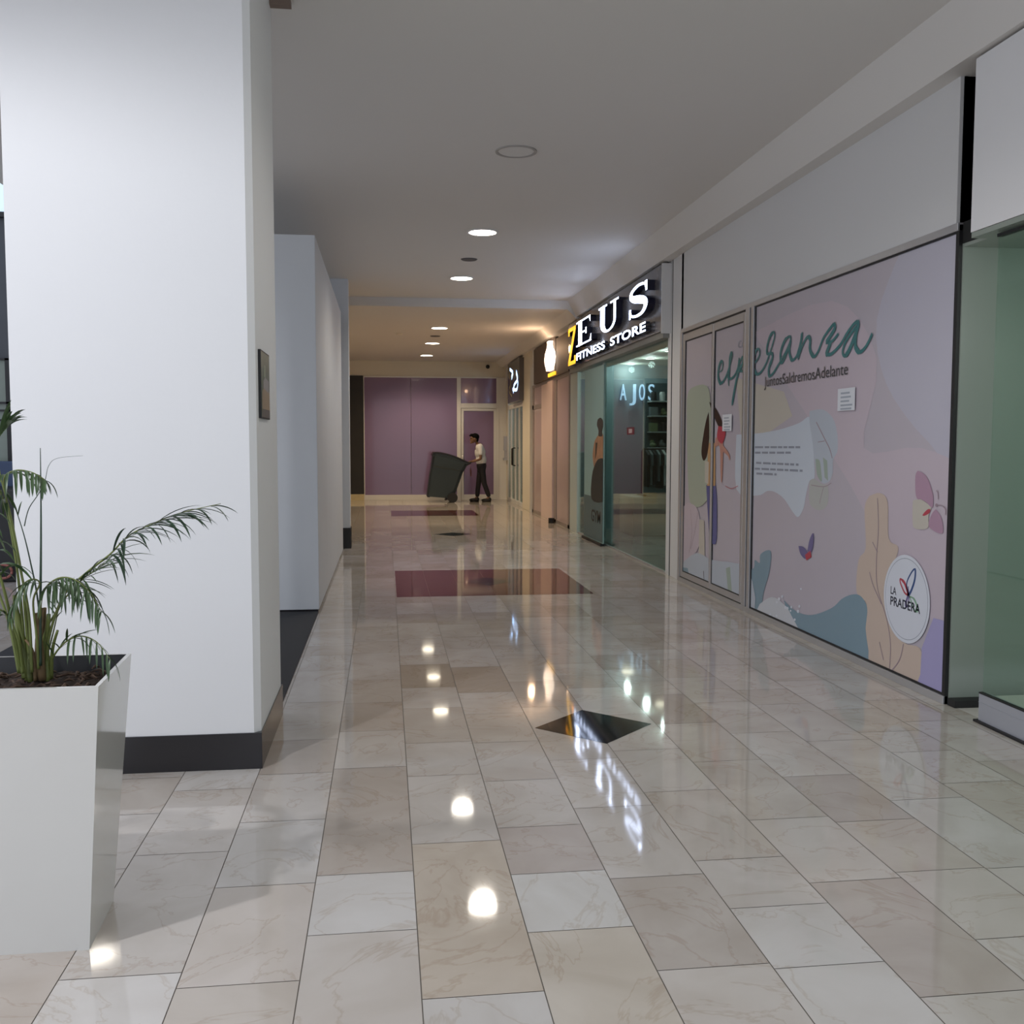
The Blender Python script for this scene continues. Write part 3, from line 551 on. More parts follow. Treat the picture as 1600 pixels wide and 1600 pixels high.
for (xa, ya, xb, yb), lab in (((1312, 608, 1338, 643), 'white printed paper notice taped below the word JuntosSaldremosAdelante'), ((1131, 648, 1145, 675), 'small white paper notice on the door beside the painted dancer')):
    y0, z1 = W(xa, ya); y1, z0 = W(xb, yb); t2 = thing('paper_notice', lab, 'notice', (XR-.012, (y0+y1)/2, z0), 'paper notices on the mural')
    z0 += .01; mb = MB(); mb.box(XR-.0125, XR-.0115, y1, y0, z0, z1); obj('sheet', mb, mat('white_paper', (.74, .76, .80), .6, noise=.02), t2)
    mb = MB(); hh = z1-z0
    for k, (f, b_) in enumerate(((.12, .62), (.3, .7), (.48, .6), (.66, .8), (.82, .75))): mb.box(XR-.0132, XR-.0126, y0-(y0-y1)*.18, y0-(y0-y1)*(.14+b_*.9), z1-hh*f-.008, z1-hh*f-.02)
    obj('printed_lines', mb, mat('pale_print', (.40, .44, .50), .6, noise=.05), t2)

# ================================================================ NEAR DISPLAY WINDOW AND WHITE FASCIA
mb = MB(); mb.box(2.95, 3.06, -1.5, 4.765, 2.49, 3.345); mb.box(3.06, 3.3, -1.5, 4.765, 2.47, 2.52); o = obj('fascia_board', mb, 'white'); tag(o, 'large plain white fascia board above the nearest display window', 'fascia')
M['green_board'] = mat('grey_green_panel', (.29, .33, .29), .25, noise=.03, nscale=1.5)
t = thing('display_window', 'greenish glass display window with grey metal sill, nearest on the right', 'shop window', (3.2, 2.0, 0))
mb = MB(); mb.box(3.0, 3.05, -1.5, 4.64, .012, .15); mb.box(2.997, 3.0, -1.5, 4.64, .105, .108); obj('sill', mb, mat('grey_metal_sill', (.42, .43, .47), .35, .2, noise=.04), t, .002)
mb = MB(); mb.box(2.985, 3.06, -1.5, 4.66, .001, .012); mb.box(2.999, 3.02, -1.5, 4.64, .15, .158); mb.box(3.0, 3.03, -1.5, 4.62, 2.44, 2.455); mb.box(3.03, 3.5, 4.90, 4.97, .001, .04); obj('black_trim', mb, 'blackm', t)
mb = MB(); mb.box(3.008, 3.016, -1.5, 4.62, .158, 2.44); obj('glass_pane', mb, glass('green_tint_glass', (.86, .94, .90), 1.0), t)
mb = MB(); mb.box(XR+.013, 4.6, 4.975, 5.0, 0, 2.5); mb.box(4.6, 4.65, -1.5, 5.0, 0, 2.5); mb.box(3.05, 4.6, -1.5, -1.45, 0, 2.5); mb.box(3.3, 4.6, -1.5, 4.98, 2.5, 2.55); obj('inner_wall', mb, 'green_board', t)
mb = MB(); mb.box(3.05, 4.6, -1.5, 4.6, .10, .145); mb.box(3.02, 4.6, 4.4, 5.0, -.02, -.0005); obj('display_floor', mb, mat('pale_display_floor', (.62, .60, .56), .35, noise=.03), t)
mb = MB(); mb.box(2.955, 3.045, -1.5, 4.765, 2.462, 2.488); mb.box(3.045, 3.42, -1.5, 4.974, 2.462, 2.488); obj('soffit', mb, 'green_board', t)
mb = MB(); mb.cyl((3.7, 3.0, 2.48), .05, .015, 20); obj('lamp_disc', mb, 'glow', t); lamp('bulb', 'POINT', (3.7, 3.2, 2.2), 14, (.95, 1, .95), .08, parent=t); lamp('bulb', 'POINT', (3.8, 1.0, 2.2), 14, (.95, 1, .95), .08, parent=t)

# ================================================================ ZEUS STORE
M['signface'] = mat('taupe_sign_board', (.10, .095, .10), .22, noise=.06)
M['letside'] = mat('navy_letter_side', (.012, .012, .035), .35, noise=.1)
M['letlit'] = mat('lit_white_letter', (1, 1, 1), .4, emit=(.62, .73, 1.0), es=6.5)
M['gold'] = mat('lit_gold_letter', (.9, .55, .05), .4, emit=(1, .50, .03), es=1.4)
SX, LX = 2.94, 2.85
t = thing('store_sign', 'dark illuminated sign reading ZEUS FITNESS STORE with lit white letters', 'sign', (SX, 13, 2.62))
mb = MB(); mb.box(SX, XR+.01, 10.42, 15.86, 2.62, 3.335); obj('board', mb, 'signface', t, .004)
mb = MB(); mb.box(SX-.004, XR+.01, 10.405, 10.42, 2.6, 3.34); obj('end_cap', mb, 'whitefr', t)
def sgn(px, py): q = onX(px, py, LX); return q.y, q.z
def letter(polys, ya, yb, za, zb, face, lab):      # unit box polygons, u to the right in the photo
    mb = MB()
    for q in polys:
        fn = lambda u, v, d: (d, ya+(yb-ya)*u, za+(zb-za)*v)
        mb.prism(q, fn, LX+.004, SX-.001, 1); mb.prism(q, fn, LX, LX+.004, 0)
    return obj('letter', mb, [face, 'letside'], t, label=lab)
R4 = lambda a, b, c, d: [(a, b), (c, b), (c, d), (a, d)]
def arc(cx, cy, rx0, ry0, rx1, ry1, a0, a1, n=12):
    o_ = [(cx+rx0*math.cos(math.radians(a0+(a1-a0)*i/n)), cy+ry0*math.sin(math.radians(a0+(a1-a0)*i/n))) for i in range(n+1)]
    i_ = [(cx+rx1*math.cos(math.radians(a1+(a0-a1)*i/n)), cy+ry1*math.sin(math.radians(a1+(a0-a1)*i/n))) for i in range(n+1)]
    return [[o_[i], o_[i+1], i_[n-i-1], i_[n-i]] for i in range(n)]
Zp = [R4(0, .90, 1, 1), R4(0, .0, 1, .10), [(.72, .9), (1, .9), (.28, .1), (0, .1)], R4(0, .8, .16, .95), R4(.84, .05, 1, .22)]
Ep = [R4(.14, 0, .38, 1), R4(0, 0, .98, .055), R4(0, .945, .92, 1), R4(.3, .47, .66, .525), [(.98, 0), (.98, .27), (.9, .05)], [(.92, 1), (.84, .95), (.92, .76)], R4(.62, .38, .68, .62)]
Up_ = [R4(0, .945, .44, 1), R4(.62, .945, 1, 1), R4(.10, .36, .32, 1), R4(.78, .36, .87, 1)]+arc(.485, .36, .385, .36, .17, .29, 180, 270, 8)+arc(.485, .36, .385, .36, .295, .29, 270, 360, 8)
def s_poly():
    c = [(.88, .80), (.80, .92), (.5, .965), (.2, .87), (.14, .72), (.3, .6), (.55, .52), (.8, .40), (.86, .25), (.72, .08), (.45, .035), (.18, .1), (.1, .24)]
    sp = spline(c, 4); n = len(sp); out = []
    for i, p in enumerate(sp):
        a, b = sp[max(i-1, 0)], sp[min(i+1, n-1)]; dx, dy = b[0]-a[0], b[1]-a[1]; L = math.hypot(dx, dy) or 1; f = i/(n-1)
        ww = .05+.17*math.exp(-((f-.5)/.2)**2)+.02; ww *= 1; out.append(((p[0]-dy/L*ww/2, p[1]+dx/L*ww/2), (p[0]+dy/L*ww/2, p[1]-dx/L*ww/2)))
    return [[out[i][0], out[i+1][0], out[i+1][1], out[i][1]] for i in range(n-1)]+[[(.82, .98), (.92, .98), (.92, .68), (.86, .68)], [(.06, .02), (.12, .02), (.14, .33), (.06, .33)]]
ya, yb = sgn(888, 530)[0], sgn(899, 530)[0]; letter(Zp, ya, yb, 2.63, 3.20, 'gold', 'gold letter Z')
zt, zb = 3.22, 2.86
for polys, xa, xb, lab in ((Ep, 900.5, 924, 'white letter E'), (Up_, 935, 966, 'white letter U'), (s_poly(), 981, 1013, 'white letter S')):
    q0, q1 = sgn(xa, 520), sgn(xb, 480); letter(polys, q0[0], q1[0], zb, zt, 'letlit', lab)
for s_, xa, xb in (('FITNESS', 899, 943), ('STORE', 951, 1006)):
    q0, q1 = sgn(xa, 550), sgn(xb, 530)
    mb = MB(); wall_text(mb, s_, q0[0], q1[0], 2.665, 2.775, LX+.045, .05, .02); wall_text(mb, s_, q0[0], q1[0], 2.665, 2.775, LX+.018, 0, .02, 1)
    obj('lettering', mb, ['letside', 'letlit'], t, label='lit word '+s_)
# glazing and interior
t = thing('glass_shopfront', 'clear greenish glass front of the store under the ZEUS sign', 'shopfront', (XR, 13.2, 0))
mb = MB(); mb.box(XR+.012, XR+.022, 10.48, 13.62, .02, 2.6); obj('glass_pane', mb, glass('store_glass', (.80, .89, .88), 1.0), t)
mb = MB(); mb.box(XR+.012, XR+.022, 13.72, 15.5, .02, 2.6); obj('glass_pane', mb, glass('store_glass_door', (.92, .97, .96), .7), t)
M['gpost'] = mat('pale_green_post', (.55, .63, .60), .3, noise=.03)
for a_ in ((XR-.01, XR+.05, 15.5, 16.1, 0, 2.55), (XR+.0, XR+.04, 13.62, 13.72, 0, 2.55)):
    mb = MB(); mb.box(*a_); obj('post', mb, 'gpost', t, .002)
mb = MB(); mb.box(XR+.005, XR+.03, 10.48, 15.5, .001, .02); obj('floor_channel', mb, 'alu', t)
mb = MB(); mb.box(SX+.02, XR+.06, 10.42, 15.86, 2.555, 2.62); obj('head_beam', mb, mat('grey_soffit', (.28, .28, .26), .5, noise=.05), t)
mb = MB(); mb.box(XR+.03, 7.4, 10.45, 16.15, -.02, -.002); mb.box(XR+.05, 7.4, 10.40, 10.46, 0, 2.9, 1); mb.box(XR+.05, 7.4, 16.12, 16.18, 0, 2.9, 1); mb.box(7.35, 7.45, 10.4, 16.2, 0, 2.9, 1); mb.box(XR+.03, 7.4, 10.47, 16.12, 2.72, 2.8, 2)
M['teal_wall'] = mat('teal_grey_wall', (.20, .27, .29), .5, noise=.05)
struct('wall_store', mb, [mat('store_floor', (.35, .34, .30), .15, noise=.1, nscale=3), M['teal_wall'], mat('store_ceiling', (.42, .44, .38), .7, noise=.03)])
stl = None
for k, (x, y, lab) in enumerate(((*onZ(936, 579, 2.712)[:2], 'small store downlight above the gym poster'), (*onZ(923, 589, 2.712)[:2], 'small store downlight deepest by the green post'), (*onZ(985.6, 569, 2.712)[:2], 'small store downlight in middle of store ceiling'), (*onZ(1046, 548.5, 2.712)[:2], 'small store downlight nearest the grey pier'), (*onZ(1016, 560.5, 2.712)[:2], 'small store downlight at the store front right'))):
    if stl is None:
        stl = thing('store_downlight', lab, 'ceiling light', (x, y, 2.72), 'small lights in the store'); mb = MB(); mb.cyl((x, y, 2.712), .055, .007, 24); obj('diffuser', mb, 'glow', stl)
        mb = MB(); mb.ring((x, y), .055, .07, 2.708, 2.7195, 24); obj('trim_ring', mb, 'whitefr', stl); lamp('bulb', 'POINT', (x, y, 2.62), 9, (.92, 1, .97), .05, parent=stl); s0 = (x, y)
    else: dup(stl, (x-s0[0], y-s0[1], 0), lab, 'small lights in the store')
# gym poster stand
PXX = 2.97
t = thing('gym_poster', 'tall teal gym poster stand of a bare backed athlete before the store glass', 'poster', (PXX, 14.0, 0))
mb = MB(); q0, q1 = onX(913, 700, PXX).y, onX(942, 760, PXX).y; mb.box(PXX+.002, PXX+.022, q1, q0, .02, 2.5); obj('board', mb, mat('teal_poster', (.29, .45, .44), .4, noise=.06, nscale=2), t)
mb = MB(); mb.box(PXX-.002, PXX+.002, q1, q0, .05, .66); obj('lower_panel', mb, mat('slate_poster', (.085, .15, .16), .4, noise=.1), t)
mb = MB(); mb.box(PXX-.03, PXX+.03, q1, q0+.02, .002, .035); obj('foot', mb, 'blackm', t)
def PW(l): return [tuple(onX(880+x/4.705, 560+y/4.705, PXX))[1:] for x, y in l]
fnp = lambda u, v, d: (d, u, v)
mb = MB(); sp_ = lambda l: [tuple(p) for p in spline(PW(l)+[PW(l)[0]], 4)][:-1]
cl = lambda l: clip(l, q1+.003, 15.2, .05, 2.6)
mb.prism(cl(sp_([(262, 560), (292, 560), (312, 600), (315, 680), (300, 740), (262, 760), (232, 800), (222, 760), (218, 700), (232, 610)])), fnp, PXX-.003, PXX+.001, 0)
mb.prism(cl(sp_([(255, 450), (275, 436), (292, 460), (292, 500), (285, 540), (290, 570), (262, 570), (262, 530), (250, 490)])), fnp, PXX-.004, PXX+.001, 1)
mb.prism(cl(sp_([(240, 770), (262, 740), (300, 740), (312, 800), (310, 1035), (212, 1035), (214, 860)])), fnp, PXX-.005, PXX+.001, 2)
mb.prism(cl(PW([(240, 620), (252, 620), (246, 700), (238, 740)])), fnp, PXX-.006, PXX+.001, 1)
obj('printed_athlete', mb, [mat('tan_print', (.42, .23, .13), .4, noise=.35, nscale=9), mat('dark_print', (.05, .045, .04), .5, noise=.3), mat('black_print', (.02, .026, .026), .5, noise=.1)], t)
mb = MB(); ga, gb = PW([(208, 1180)])[0], PW([(330, 1120)])[0]
vs, fs = font_mesh('GYM', 1, 0, .02); xa, xb = min(v.x for v in vs), max(v.x for v in vs); hz = max(v.y for v in vs)
y0g = ga[0]; wdt = .62
mb.add([(PXX-.004, y0g-(v.x-xa)/(xb-xa)*wdt, ga[1]-.02+v.y/hz*.17) for v in vs], fs); obj('lettering', mb, 'blackm', t, label='black word GYM')
# merchandise on the far wall of the store
YW = 16.1
def px_xz(x, y, Y=15.9): q = onY(x, y, Y); return q.x, q.z
t = thing('display_shelves', 'dark wall shelving stacked with small goods inside the gym store', 'shelving', (4.7, YW, 0))
xa, za = px_xz(1012, 768); xb, zb_ = px_xz(1062, 612)
mb = MB(); mb.box(xa, xb+.9, YW-.04, YW, .75, 2.42); obj('back_panel', mb, mat('dark_teal_board', (.05, .075, .08), .5, noise=.1), t)
levels = [1.36, 1.62, 1.88, 2.12]
for z in levels:
    mb = MB(); mb.box(xa+.02, xb+.9, YW-.32, YW-.04, z-.02, z); obj('shelf', mb, mat('pale_shelf', (.35, .40, .38), .4, noise=.05), t)
gm = [mat('goods_%s' % n_, c_, .45, noise=.2, nscale=20) for n_, c_ in (('black', (.02, .02, .022)), ('white', (.55, .58, .56)), ('red', (.30, .05, .06)), ('grey', (.16, .19, .19)), ('olive', (.16, .20, .10)))]
random.seed(11)
ORD = ['first', 'second', 'third', 'fourth', 'fifth', 'sixth', 'seventh', 'eighth', 'ninth', 'tenth', 'eleventh', 'twelfth', 'thirteenth', 'fourteenth', 'fifteenth', 'sixteenth', 'seventeenth']
CN = ['black', 'white', 'red', 'grey', 'olive']; LV = ['lowest', 'second lowest', 'third', 'top']
for li, z in enumerate(levels):
    x = xa+.08; k = 0
    while x < xb+.35:
        kind = random.choice(('tub', 'shoe', 'box')); c = random.randrange(5); mb = MB(); y = YW-.2
        if kind == 'tub': mb.cyl((x, y, z), .05, .12, 16); mb.cyl((x, y, z+.12), .042, .03, 16); wd = .12
        elif kind == 'shoe': mb.ell((x, y, z+.04), .05, .11, .04, 12, 8); mb.ell((x, y+.05, z+.08), .04, .05, .05, 12, 8); wd = .13
        else: mb.box(x-.06, x+.06, y-.07, y+.07, z, z+.14); wd = .15
        nm = {'tub': 'supplement_tub', 'shoe': 'training_shoe', 'box': 'goods_box'}[kind]
        tag(obj(nm, mb, gm[c], None, .004 if kind == 'box' else 0, kind == 'shoe'), CN[c]+{'tub': ' lidded tub', 'shoe': ' training shoe', 'box': ' goods box'}[kind]+', %s item from the left on the %s store shelf' % (ORD[k], LV[li]), {'tub': 'tub', 'shoe': 'shoe', 'box': 'box'}[kind], {'tub': 'tubs', 'shoe': 'shoes', 'box': 'boxes'}[kind]+' on the store shelves')
        x += wd+.03; k += 1
# rack of dark clothes
t = thing('clothes_rack', 'black rail stand below the store shelves', 'clothes rack', (4.6, 15.2, 0))
rx0, rx1, ry = px_xz(1003, 700, 15.2)[0], px_xz(1052, 700, 15.2)[0]+.3, 15.2
mb = MB(); mb.tube([(rx0, ry, .62), (rx0, ry, 1.30), (rx0+.03, ry, 1.34), (rx1-.03, ry, 1.34), (rx1, ry, 1.30), (rx1, ry, .62)], .014, 8); obj('rail', mb, 'blackm', t, smooth=True)
for x_ in (rx0, rx1):
    mb = MB(); mb.box(x_-.02, x_+.02, ry-.22, ry+.22, .605, .63); obj('foot', mb, 'blackm', t)
x = rx0+.06; k = 0
while x < rx1-.05:
    mb = MB(); l = random.uniform(.42, .58); sh_ = random.uniform(-.01, .01); y = ry
    mb.prism([(-.02, 1.325), (.02, 1.325), (.20, 1.25), (.22, 1.08), (.16, 1.08), (.17, 1.3-l), (-.17, 1.3-l), (-.16, 1.08), (-.22, 1.08), (-.20, 1.25)], lambda u, v, d: (d+sh_*v, y+u, v), x-.018, x+.018)
    c = (3 if k % 5 else 1) if k % 2 else 0
    tag(obj('hanging_shirt', mb, gm[c], None, .004), gm[c].name[6:]+' shirt, %s from the left on the rail inside the gym store' % ORD[k], 'shirt', 'shirts on the store rail'); x += .055; k += 1
mb = MB(); pa, pb = px_xz(986, 768, 15.0), px_xz(1046, 812, 15.0); mb.box(pa[0], pb[0]+.5, 14.85, 15.75, 0, .60); tag(obj('display_plinth', mb, mat('pale_plinth', (.50, .52, .47), .4, noise=.03), None, .01), 'low pale plinth under the clothes rail in the gym store', 'plinth')
mb = MB(); a, b = onX(979, 668, XR), onX(990, 679, XR); mb.box(XR+.005, XR+.0115, b.y, a.y, b.z, a.z, 0); mb.box(XR+.004, XR+.005, b.y+.1, a.y-.1, b.z+.02, a.z-.02, 1)
tag(obj('red_sticker', mb, [mat('red_vinyl', (.15, .03, .045), .4, noise=.05), mat('pale_vinyl', (.5, .4, .42), .4, noise=.05)]), 'small square red sticker on the store glass', 'sticker')
t = thing('wall_letters', 'pale blue glowing letters imitating a sign reflection in the gym store glass', 'sign', (4.3, YW-.03, 2.15))  # emissive letters stand in for an unseen sign's reflection in the glass
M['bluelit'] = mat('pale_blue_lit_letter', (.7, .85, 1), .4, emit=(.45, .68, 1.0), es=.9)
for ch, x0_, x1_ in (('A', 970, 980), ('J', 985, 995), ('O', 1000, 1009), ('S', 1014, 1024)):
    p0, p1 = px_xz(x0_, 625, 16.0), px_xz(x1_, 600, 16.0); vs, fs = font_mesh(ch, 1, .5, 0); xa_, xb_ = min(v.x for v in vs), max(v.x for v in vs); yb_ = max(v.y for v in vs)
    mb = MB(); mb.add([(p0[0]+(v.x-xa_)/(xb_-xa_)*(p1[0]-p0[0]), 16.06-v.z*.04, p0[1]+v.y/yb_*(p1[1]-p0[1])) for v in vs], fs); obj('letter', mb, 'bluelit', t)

# ================================================================ BROWN FASCIA SHOP
M['brownf'] = mat('brown_fascia', (.115, .085, .07), .55, noise=.08)
M['pinkfilm'] = mat('pale_pink_film', (.60, .47, .46), .3, noise=.03, coat=.5)
t = thing('pink_shopfront', 'shopfront with pale pink covered panes between cream pillar and green post', 'shopfront', (XR, 18.2, 0))
yv = lambda x: onX(x, 700, XR).y
for a_ in ((yv(888), yv(869), .06, 2.55), (yv(846), yv(833), .06, 2.12), (yv(846), yv(833), 2.2, 2.55)):
    mb = MB(); mb.box(XR+.01, XR+.03, *a_); obj('pane', mb, 'pinkfilm', t)
mb = MB(); mb.box(XR-.005, XR+.05, yv(858), yv(846), 0, 2.56); mb.box(XR-.04, XR+.05, yv(866), yv(858), 0, 2.56); obj('pillar', mb, mat('blush_pillar', (.78, .62, .58), .35, noise=.03), t, .003)
mb = MB(); mb.box(XR-.005, XR+.05, yv(890), yv(888), 0, 2.6); mb.box(XR-.005, XR+.05, yv(869.5), yv(866), 0, 2.56); mb.box(XR-.005, XR+.05, yv(834), yv(832), 0, 2.56); mb.box(XR-.005, XR+.05, yv(890), yv(866), 0, .06); mb.box(XR-.005, XR+.05, yv(846), yv(832), 0, .06); mb.box(XR-.005, XR+.05, yv(846), yv(832), 2.12, 2.2); mb.box(XR-.01, XR+.06, 16.2, yv(832), 2.55, 2.61); obj('frame', mb, mat('taupe_frame', (.34, .29, .27), .35, .2, noise=.05), t)
mb = MB(); mb.box(XR+.05, XR+.12, 16.2, 20.4, 0, 3.2); obj('backing', mb, 'teal_wall', t)
mb = MB(); a = onX(862, 808, XR-.09); mb.cyl((XR-.095, a.y, .001), .055, .09, 20); tag(obj('door_stop', mb, 'blackm'), 'small round black door stop at foot of the blush pillar', 'door stop')
t = thing('lamp_sign', 'brown fascia sign with a glowing white vase shaped emblem', 'sign', (2.98, 18.2, 2.6))
by0, by1 = onX(888.5, 520, 2.98).y, onX(834, 560, 2.98).y; bm_ = onX(868, 530, 2.98).y
mb = MB(); mb.box(2.985, XR+.05, by0+.05, bm_-.02, 2.61, 3.26); mb.box(2.98, XR+.05, bm_+.02, by1, 2.61, 3.30); obj('board', mb, 'brownf', t, .003)
mb = MB(); mb.box(2.99, XR+.05, bm_-.02, bm_+.02, 2.61, 3.30); obj('joint', mb, 'blackm', t)
prof = [(.0, 1), (.14, 1), (.10, .9), (.18, .78), (.42, .62), (.5, .45), (.44, .28), (.28, .14), (.24, .05), (0, .05)]
pf = prof+[(-x, y) for x, y in reversed(prof)]; ey = onX(856, 560, 2.90).y
mb = MB(); mb.prism([(u, v) for u, v in pf], lambda u, v, d: (d, ey+u*.8, 2.70+v*.55), 2.90, 2.975); obj('emblem', mb, mat('lit_emblem', (1, .9, .8), .4, emit=(1, .80, .62), es=2.6), t, label='glowing white emblem')
for k in range(4):
    mb = MB(); mb.box(2.955, 2.98, ey-.4+k*.2, ey-.4+k*.2+.13, 2.63, 2.69); obj('gold_mark', mb, 'gold', t, label='small gold mark')
lamp('bulb', 'POINT', (2.62, ey, 3.12), 7, (1, .62, .36), .05, parent=t)

# ================================================================ FAR GLASS SHOP
t = thing('glass_door_shopfront', 'far glass shopfront with white framed doors beyond the cream pillar', 'shopfront', (XR, 23, 0))
mb = MB(); mb.box(XR+.02, XR+.03, 21.6, 24.5, .05, 3.0); obj('glass_pane', mb, glass('far_glass', (.80, .88, .88), .55), t)
mb = MB()
for x in (24.5, 23.9, 23.15, 22.45, 21.6): mb.box(XR-.01, XR+.05, x-.035, x+.035, 0, 3.1 if x in (24.5, 21.6) else 2.3)
mb.box(XR-.01, XR+.05, 21.6, 24.5, 2.25, 2.36); mb.box(XR-.01, XR+.05, 21.6, 24.5, 0, .09); mb.box(XR-.01, XR+.05, 21.6, 24.5, 3.0, 3.1); obj('frame', mb, 'whitefr', t, .003)
for y in (23.05, 23.25):
    mb = MB(); mb.tube([(XR-.01, y, .9), (XR-.07, y, .92), (XR-.07, y, 1.3), (XR-.01, y, 1.32)], .014, 8); obj('door_handle', mb, 'blackm', t, smooth=True)
mb = MB(); mb.box(XR+.05, XR+2, 21.5, 21.55, 0, 3.1); mb.box(XR+.05, XR+2, 24.6, 24.65, 0, 3.1); mb.box(XR+2, XR+2.05, 21.5, 24.65, 0, 3.1); mb.box(XR+.05, XR+2, 21.5, 24.65, 3.0, 3.05); mb.box(XR+.05, XR+2, 21.5, 24.65, -.02, -.001); obj('inner_wall', mb, mat('slate_blue_interior', (.22, .24, .30), .5, noise=.2, nscale=3), t)
lamp('bulb', 'POINT', (XR+.9, 23.0, 2.7), 12, (.9, .95, 1), .1, parent=t)
random.seed(5)
for k in range(6):
    mb = MB(); y = 21.9+k*.42; mb.box(XR+.5, XR+.75, y, y+.14, .0, random.uniform(1.6, 2.1)); tag(obj('display_stand', mb, gm[0 if k % 2 else 3], None, .005), 'tall narrow dark stand behind the far glass doors, %s from the nearest' % ORD[k], 'display stand', 'stands in the far shop')
t = thing('blade_sign', 'black box sign with lit blue white strokes at the far glass shop', 'sign', (2.9, 22.6, 2.35))
sy0, sy1 = onX(810, 600, 2.86).y, onX(792, 600, 2.86).y
mb = MB(); mb.box(2.88, 3.0, sy0, sy1, 2.36, 3.28); obj('box', mb, 'signface', t, .004)
mb = MB()
for l in ([(.2, .88), (.45, .75), (.35, .62)], [(.75, .72), (.85, .5), (.6, .4), (.5, .22)], [(.45, .3), (.8, .25), (.9, .45)]):
    for q in ribbon([(sy1+(sy0-sy1)*u, 2.4+.84*v) for u, v in l], .09): mb.flat(q, fnp, 2.877, 0)
for q in ribbon([(sy1+(sy0-sy1)*u, 2.4+.84*v) for u, v in ((.15, .75), (.3, .5), (.15, .3), (.4, .12))], .07): mb.flat(q, fnp, 2.876, 1)
obj('lit_strokes', mb, [mat('lit_blue_white', (.8, .9, 1), .4, emit=(.45, .65, 1), es=2.2), mat('dull_gold_print', (.4, .34, .2), .4, noise=.1)], t)
mb = MB(); mb.box(2.95, XR+.1, 24.75, 24.85, 1.25, 1.6); mb.box(2.97, XR+.1, 24.78, 24.82, 1.04, 1.27); mb.box(2.94, XR+.1, 24.72, 24.88, 1.0, 1.06)
tag(obj('wall_unit', mb, 'alu', None, .005), 'small grey control box and lever by the far glass doors', 'control box')

# ================================================================ WHEELED BIN
t = thing('wheeled_bin', 'large dark grey wheeled refuse cart tipped back on its wheels', 'bin', (1.56, 24, 0))
M['binm'] = mat('grey_green_bin_plastic', (.030, .048, .060), .45, noise=.06, nscale=3); M['bindk'] = mat('dark_bin_plastic', (.016, .014, .018), .4, noise=.1)
def sec(pts, hw): return [(x, 24+s*hw, z) for s in (-1, 1) for x, z in pts]
# body: quad profile at -Y and +Y, wider at the top
rings = [([(1.0, .15), (1.36, .055), (1.66, .22)], .24)]
prof = [((.97, .14), (1.36, .06), (1.67, .25)), ((1.03, .50), (1.76, .52)), ((1.08, .85), (1.86, .80)), ((1.13, 1.17), (1.95, .955))]
lv = [((.975, .15), (1.62, .09), .235), ((1.015, .42), (1.715, .36), .265), ((1.055, .70), (1.80, .60), .29), ((1.085, .86), (1.845, .73), .30), ((1.09, .90), (1.87, .77), .325), ((1.135, 1.165), (1.955, .93), .345)]
vs = []
for (a, b, h) in lv:
    r = .07; vs += [(a[0]+r*.5, 24-h, a[1]), (b[0]-r, 24-h, b[1]+r*.2), (b[0], 24-h+r, b[1]), (b[0], 24+h-r, b[1]), (b[0]-r, 24+h, b[1]+r*.2), (a[0]+r*.5, 24+h, a[1]), (a[0], 24+h-r, a[1]), (a[0], 24-h+r, a[1])]
mb = MB(); n8 = 8; mb.add(vs, [tuple(reversed(range(8)))]+[tuple(range(40, 48))]+[(k*8+i, k*8+(i+1) % 8, (k+1)*8+(i+1) % 8, (k+1)*8+i) for k in range(5) for i in range(8)]); obj('body', mb, 'binm', t, .008)
top = spline([(1.11, 1.165), (1.16, 1.215), (1.35, 1.205), (1.60, 1.14), (1.82, 1.05), (2.0, .965)], 4)
mb = MB(); mb.prism([(x, z) for x, z in top]+[(x-.008, z-.028) for x, z in reversed(top)], lambda u, v, d: (u, d, v), 24-.36, 24+.36); obj('lid', mb, 'bindk', t, .01)
mb = MB(); mb.prism([(1.12, 1.12), (1.95, .92)]+[(x-.012, z-.03) for x, z in reversed(top)][:-2], lambda u, v, d: (u, d, v), 24-.33, 24+.33); obj('body_crown', mb, 'binm', t)
mb = MB(); mb.tube([(1.93, 23.74, .90), (2.03, 23.74, .955), (2.05, 24, .965), (2.03, 24.26, .955), (1.93, 24.26, .90)], .018, 8); obj('handle', mb, 'bindk', t, smooth=True)
mb = MB(); mb.prism([(1.42, .05), (1.55, .30), (1.66, .27), (1.64, .10)], lambda u, v, d: (u, d, v), 23.79, 24.21); obj('axle_housing', mb, 'bindk', t)
for y in (23.68, 24.26):
    mb = MB(); mb.cyl((1.59, y, .121), .12, .06, 28, 'y'); mb.cyl((1.59, y-.004, .121), .05, .068, 16, 'y'); obj('wheel', mb, 'blackm', t)
mb = MB(); mb.box(.99, 1.05, 23.80, 24.20, .13, .24); obj('foot_bar', mb, 'bindk', t)

